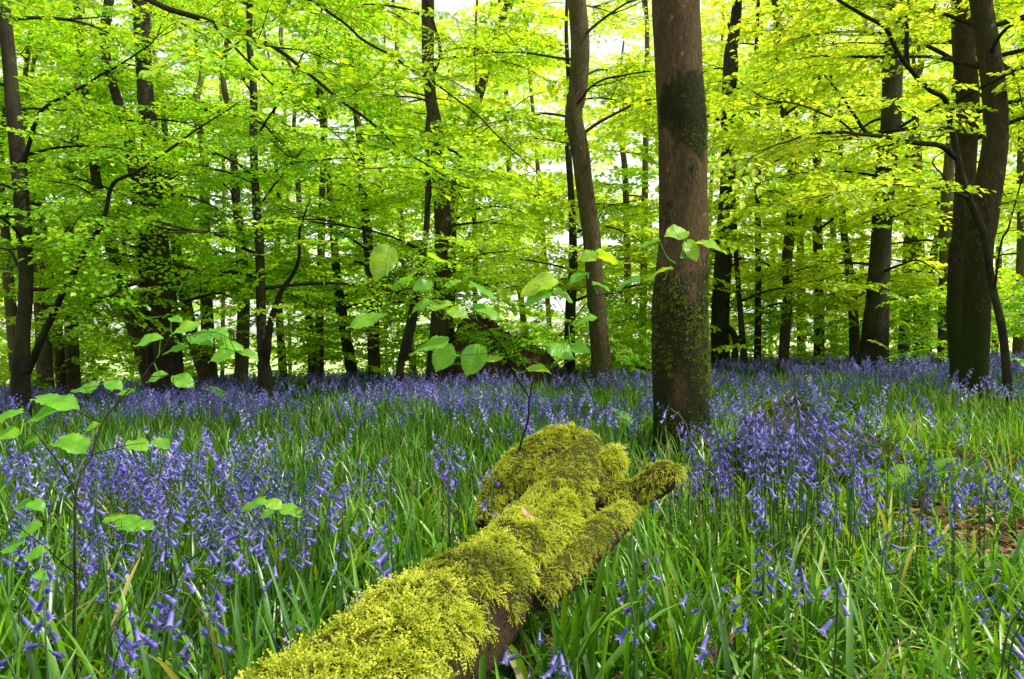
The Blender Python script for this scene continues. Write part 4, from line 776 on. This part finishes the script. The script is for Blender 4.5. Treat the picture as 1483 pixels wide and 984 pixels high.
def litter():
    r = np.random.default_rng(8); mb = MB()
    for (px, py, sx, sy, n) in [(*b_, 420) for b_ in BARE] + [(0, 0, 0, 0, 7500), (-.1, 1.0, .35, .5, 500)]:
        if px: x = r.normal(px, sx * .7, n); y = r.normal(py, sy * .7, n)
        else: x, y = wedge(r, n, .4, 5)
        k = (y > .4); x, y = x[k], y[k]; m = len(x); az = r.uniform(0, 6.28, m); blades(mb, x, y, r.uniform(.03, .07, m), r.uniform(.018, .035, m), az, r.normal(1.2, .25, m), r.normal(.4, .4, m), r.uniform(0, 1, m), r.uniform(.3, .7, m), 3, True, z=gz(x, y) + r.uniform(.01, .05, m))
    for k in range(260):
        x, y = (q[0] for q in wedge(r, 1, .5, 5)); a = r.uniform(0, 6.28); l = r.uniform(.08, .35); t = np.linspace(-.5, .5, 6)[:, None] * l
        Q = np.array([x, y, float(gz(x, y)) + r.uniform(.01, .08)]) + t * [math.cos(a), math.sin(a), r.normal(0, .25)] + r.normal(0, .006, (6, 3)); tube(mb, Q, np.linspace(.003, .0012, 6) * r.uniform(.6, 1.5), 4, (r.uniform(0, .5), .4, .4))
    o = mb.build('leaf_litter', M['litter']); tag(o, 'brown fallen leaves littering bare patches of the woodland floor', 'leaf litter', kind='stuff')
litter()

# ------------------------------------------------------------------ hazel saplings with large leaves
def hazel_leaf(W, seed, hue):
    r = np.random.default_rng(seed); nu, nv = 42, 13; u = np.linspace(0, 1, nu); v = np.linspace(-1, 1, nv); U, Vv = np.meshgrid(u, v, indexing='ij')
    wid = np.sin(pi * U ** .80) ** .68; wid = np.where(U > .80, wid * (1 - ((U - .80) / .20) ** .9 * .62), wid); wid[-1] = .01; wid[0] = .06
    ser = 1 + (.15 * (((U * 10.3) % 1) - .5)) * (np.abs(Vv) > .95)
    L = 1.0; x = U * L - .10 * np.abs(Vv) ** 1.5 * (1 - U); y = Vv * wid * .42 * ser; phase = (U - .28 * np.abs(Vv)) * 8 * 2 * pi
    z = .10 * np.abs(Vv) ** 1.3 * wid * r.uniform(-.6, 1) - (.22 + r.uniform(-.08, .2)) * U ** 2 + .012 * np.cos(phase) * (np.abs(Vv) > .05) * wid + .05 * np.sin(U * 7 + r.uniform(0, 6)) * Vv + .022 * np.sin(U * 17 + r.uniform(0, 6)) * np.abs(Vv)
    V = np.stack([x, y, z], -1).reshape(-1, 3) * W; T_ = np.stack([np.full(U.size, hue), U.ravel(), Vv.ravel() * .5 + .5], -1); return V, ringfaces(nu, nv, False), T_
def sapling(label, basept, stems, leaves, Dm, seed):
    r = np.random.default_rng(seed); c = np.array(basept); root = empty('hazel_sapling', c); allp = []
    for k, (Q, w0, w1) in enumerate(stems):
        P = spline(np.array([at(*q) for q in Q]), 8 * len(Q)); P += .002 * np.stack([snoise(P, 60, k + j) for j in range(3)], -1)
        mb = MB(); tube(mb, P, np.linspace(w0, w1, len(P)) / 2, 7, (.0, .5, .5)); allp.append(P)
        tw = mb.build('stem' if k == 0 else 'twig', M['bark_dark'], root, origin=c)
    allP = np.concatenate(allp)
    for k, lf in enumerate(leaves):
        px, py, w, ratio, hue = lf[:5]; D = lf[5] if len(lf) > 5 else Dm; D += r.uniform(-.05, .05); p = at(px, py, D); Lm = w / F * D * (.86 if px > 420 else .76)
        near = allP[np.argmin(((allP - p) ** 2).sum(1))]; sgn = 1 if p[0] > near[0] else -1; tilt = math.asin(min(.98, ratio))
        if ratio > .75: d = np.array([sgn * .45, -.35, -.82])
        else: d = np.array([sgn * .93, -.32 + r.uniform(-.25, .3), -.10 - .12 * ratio + r.uniform(-.12, .10)])
        d /= np.linalg.norm(d); nrm = np.array([r.uniform(-.1, .1), -math.sin(tilt), math.cos(tilt)]); 
        if py < HY - 60 and ratio < .6: nrm[1] *= -1 if r.uniform() < .35 else .8
        nrm -= d * (nrm @ d); nrm /= np.linalg.norm(nrm); y = np.cross(nrm, d); V, Fq, T_ = hazel_leaf(Lm, seed * 50 + k, np.clip(hue + r.normal(0, .06), 0, 1)); W = V[:, 0:1] * d + V[:, 1:2] * y + V[:, 2:3] * nrm; st = p - d * Lm * .5
        mb = MB(); mb.add(W + st, Fq, T_); pe = near + (st - near) * max(0, 1 - .16 / max(np.linalg.norm(st - near), .01)) if np.linalg.norm(st - near) > .16 else near
        mid = (pe + st) / 2 + [0, 0, -.012]; tube(mb, spline(np.array([near, mid, st]), 8), np.linspace(.0013, .0008, 8), 5, (.2, .5, .505)); mb.build('leaf', M['hazel'], root, origin=c)
    tag(root, label, 'sapling'); return root
b = at(755, 700, 1.86); b[2] = float(gz(b[0], b[1]))
sapling('young hazel sapling rising behind the mossy log with large glowing leaves at centre', b,
        [([(757, 760, 1.86), (752, 700, 1.86), (752, 655, 1.85), (764, 610, 1.82), (767, 578, 1.80)], .007, .005),
         ([(767, 578, 1.80), (745, 540, 1.77), (728, 505, 1.74), (710, 480, 1.72), (690, 464, 1.70), (665, 452, 1.68), (620, 432, 1.66), (590, 418, 1.64), (560, 400, 1.62)], .004, .0014),
         ([(767, 578, 1.80), (775, 545, 1.80), (795, 505, 1.79), (825, 470, 1.77), (850, 440, 1.75), (860, 428, 1.74), (900, 424, 1.73), (950, 410, 1.70), (985, 375, 1.68)], .004, .0014),
         ([(860, 428, 1.74), (852, 400, 1.73), (862, 372, 1.72)], .002, .001), ([(825, 470, 1.77), (810, 440, 1.75), (795, 420, 1.74), (775, 412, 1.72)], .002, .001), ([(690, 464, 1.70), (680, 440, 1.68), (650, 410, 1.66), (620, 395, 1.65)], .0022, .001),
         ([(728, 505, 1.74), (705, 512, 1.71), (665, 515, 1.68)], .002, .001)],
        [(552, 380, 58, .85, 1.0), (610, 415, 36, .7, .3), (640, 373, 46, .3, .8), (580, 405, 36, .45, .2), (528, 458, 66, .3, .7), (610, 440, 48, .3, .3), (636, 442, 40, .5, .9), (665, 452, 38, .55, .9), (700, 415, 46, .3, .3), (704, 446, 50, .35, .5),
         (652, 410, 30, .5, .6), (778, 408, 62, .6, 1.0), (776, 428, 44, .6, .15), (818, 425, 34, .5, .9), (836, 401, 38, .4, .3), (640, 518, 48, .9, .35), (684, 522, 54, .9, .35), (618, 499, 66, .3, .4), (812, 503, 56, .4, .4), (842, 504, 34, .6, .4),
         (850, 369, 38, .6, 1.0), (882, 370, 40, .5, 1.0), (978, 338, 42, .75, .95), (1003, 363, 36, .8, .9), (1030, 354, 52, .4, .9), (948, 394, 58, .3, .8), (908, 407, 40, .35, .25), (872, 413, 30, .3, .25), (848, 460, 34, .3, .6), (782, 535, 42, .25, .8), (716, 519, 34, .3, .8), (940, 350, 34, .3, .3)], 1.70, 1)
b = at(108, 990, 1.15); b[1] = 1.15; b[2] = float(gz(b[0], b[1]))
sapling('hazel sapling at the left edge with tiers of pale green serrated leaves', b,
        [([(108, 1060, 1.15), (107, 886, 1.17), (110, 713, 1.22), (131, 661, 1.26), (148, 614, 1.3), (186, 565, 1.36), (207, 545, 1.40), (238, 503, 1.44), (249, 482, 1.46)], .006, .002),
         ([(110, 713, 1.22), (90, 680, 1.2), (60, 640, 1.18), (30, 605, 1.16)], .003, .001), ([(108, 790, 1.2), (140, 770, 1.2), (180, 762, 1.2)], .002, .001), ([(107, 830, 1.2), (70, 800, 1.15), (35, 770, 1.12), (0, 740, 1.1)], .0025, .001),
         ([(238, 503, 1.44), (270, 488, 1.42), (310, 482, 1.40), (350, 500, 1.38)], .0018, .001), ([(207, 545, 1.40), (240, 545, 1.38), (262, 550, 1.37)], .0015, .0008), ([(131, 661, 1.26), (170, 648, 1.24), (210, 642, 1.22)], .002, .001), ([(186, 565, 1.36), (150, 560, 1.34), (115, 562, 1.32)], .0015, .0008), ([(148, 614, 1.3), (110, 595, 1.25), (80, 582, 1.22)], .002, .001)],
        [(266, 474, 52, .45, .6), (292, 490, 52, .5, .4), (318, 480, 40, .5, .3), (336, 498, 48, .4, .6), (318, 514, 46, .6, .5), (362, 511, 36, .3, .8), (212, 494, 52, .45, .5), (250, 505, 40, .35, .4), (225, 545, 38, .5, .5), (266, 550, 42, .6, .4), (255, 462, 26, .5, .5),
         (120, 560, 46, .45, .5, 1.3), (165, 555, 36, .4, .3, 1.35), (180, 566, 30, .4, .4, 1.35), (84, 580, 84, .22, .4, 1.22), (50, 600, 70, .45, .4, 1.2), (10, 597, 46, .4, .4, 1.18), (4, 630, 46, .6, .5, 1.15), (130, 618, 32, .4, .5, 1.25), (42, 638, 30, .5, .3, 1.2), (106, 643, 78, .25, .5, 1.2), (200, 644, 46, .35, .6, 1.22), (234, 642, 40, .35, .6, 1.22),
         (28, 732, 36, .4, .3, 1.15), (52, 731, 36, .3, .4, 1.15), (36, 768, 50, .45, .4, 1.12), (48, 797, 46, .45, .5, 1.12), (12, 791, 42, .4, .4, 1.1), (60, 832, 34, .4, .4, 1.12), (160, 750, 34, .4, .6, 1.2), (188, 757, 56, .4, .6, 1.2), (212, 760, 30, .5, .5, 1.2)], 1.42, 2)
# low cluster of wide leaves in the grass left of the log
b = np.array([-.50, 1.55, float(gz(-.5, 1.55))])
sapling('low leafy seedling with wide pale leaves in the grass left of the log', b, [([(400, 990, 1.55), (402, 850, 1.55), (400, 760, 1.55), (398, 735, 1.55)], .003, .0015)],
        [(365, 726, 44, .3, .5), (398, 730, 38, .35, .6), (424, 738, 42, .25, .6), (384, 745, 28, .4, .4)], 1.55, 3)

# ------------------------------------------------------------------ moss tufts on the thick trunk's foot
def hero_tufts():
    base = np.array(hero.location); ms = MB()
    for z0, z1, n, h0, sc in ((-1, 1.3, 38000, .20, (.6, 1.2)), (1.3, 2.9, 30000, .03, (.35, .75))):
        P = heroC[(heroC[:, 2] < z1) & (heroC[:, 2] >= z0)]; V = tube_verts(P[:, :3], P[:, 3], 60); Fq = ringfaces(len(P), 60)
        def keep(Pp, nn, r): m = hero_moss(Pp); return (m + r.normal(0, .15, len(Pp)) > .5)
        moss_on(ms, V, Fq, n, 17, keep, sc=sc, drape=1.2, hue0=h0, per=10)
    ms.build('moss', M['moss'], hero, smooth=False, origin=base)
hero_tufts()

# ------------------------------------------------------------------ light
SUN_EL, SUN_AZ = 54, 100
W = bpy.data.worlds.new('World'); S.world = W; W.use_nodes = True; nt = W.node_tree; nt.nodes.clear()
sky = nt.nodes.new('ShaderNodeTexSky'); sky.sky_type = 'NISHITA'; sky.sun_disc = False; sky.sun_elevation = R(SUN_EL); sky.sun_rotation = R(SUN_AZ); sky.air_density = 1.0; sky.dust_density = 1.0; sky.ozone_density = 1.0
hs = nt.nodes.new('ShaderNodeHueSaturation'); hs.inputs['Saturation'].default_value = .10; hs.inputs['Value'].default_value = 1.9
bgn = nt.nodes.new('ShaderNodeBackground'); bgn.inputs[1].default_value = .15; wo = nt.nodes.new('ShaderNodeOutputWorld')
nt.links.new(sky.outputs[0], hs.inputs['Color']); nt.links.new(hs.outputs[0], bgn.inputs[0]); nt.links.new(bgn.outputs[0], wo.inputs[0])
sd = bpy.data.lights.new('sun', 'SUN'); sd.energy = 5.0; sd.angle = R(1.5); sd.color = (1, .95, .86); so = bpy.data.objects.new('sun', sd); COL.objects.link(so)
from mathutils import Vector
dv = Vector((math.sin(R(SUN_AZ)) * math.cos(R(SUN_EL)), math.cos(R(SUN_AZ)) * math.cos(R(SUN_EL)), math.sin(R(SUN_EL)))); so.rotation_euler = dv.to_track_quat('Z', 'Y').to_euler(); so.location = (0, 0, 20)

cd = bpy.data.cameras.new('camera'); co = bpy.data.objects.new('camera', cd); COL.objects.link(co); S.camera = co
co.location = (0, 0, H); cd.sensor_width = 36; cd.lens = 36 * F / 1483; cd.clip_start = .05; cd.clip_end = 3000
co.rotation_euler = (R(90) - math.atan((492 - HY) / F), 0, 0)
S.view_settings.view_transform = 'Standard'; S.view_settings.look = 'None'; S.view_settings.exposure = 0
S.render.engine = 'CYCLES'; c = S.cycles; c.use_denoising = True; c.max_bounces = 7; c.diffuse_bounces = 5; c.transmission_bounces = 4; c.glossy_bounces = 2; c.transparent_max_bounces = 4
c.use_adaptive_sampling = True; c.adaptive_threshold = .02; c.caustics_reflective = False; c.caustics_refractive = False; c.sample_clamp_indirect = 6
print('objects', len(S.objects), 'polys', sum(len(o.data.polygons) for o in S.objects if o.type == 'MESH'))
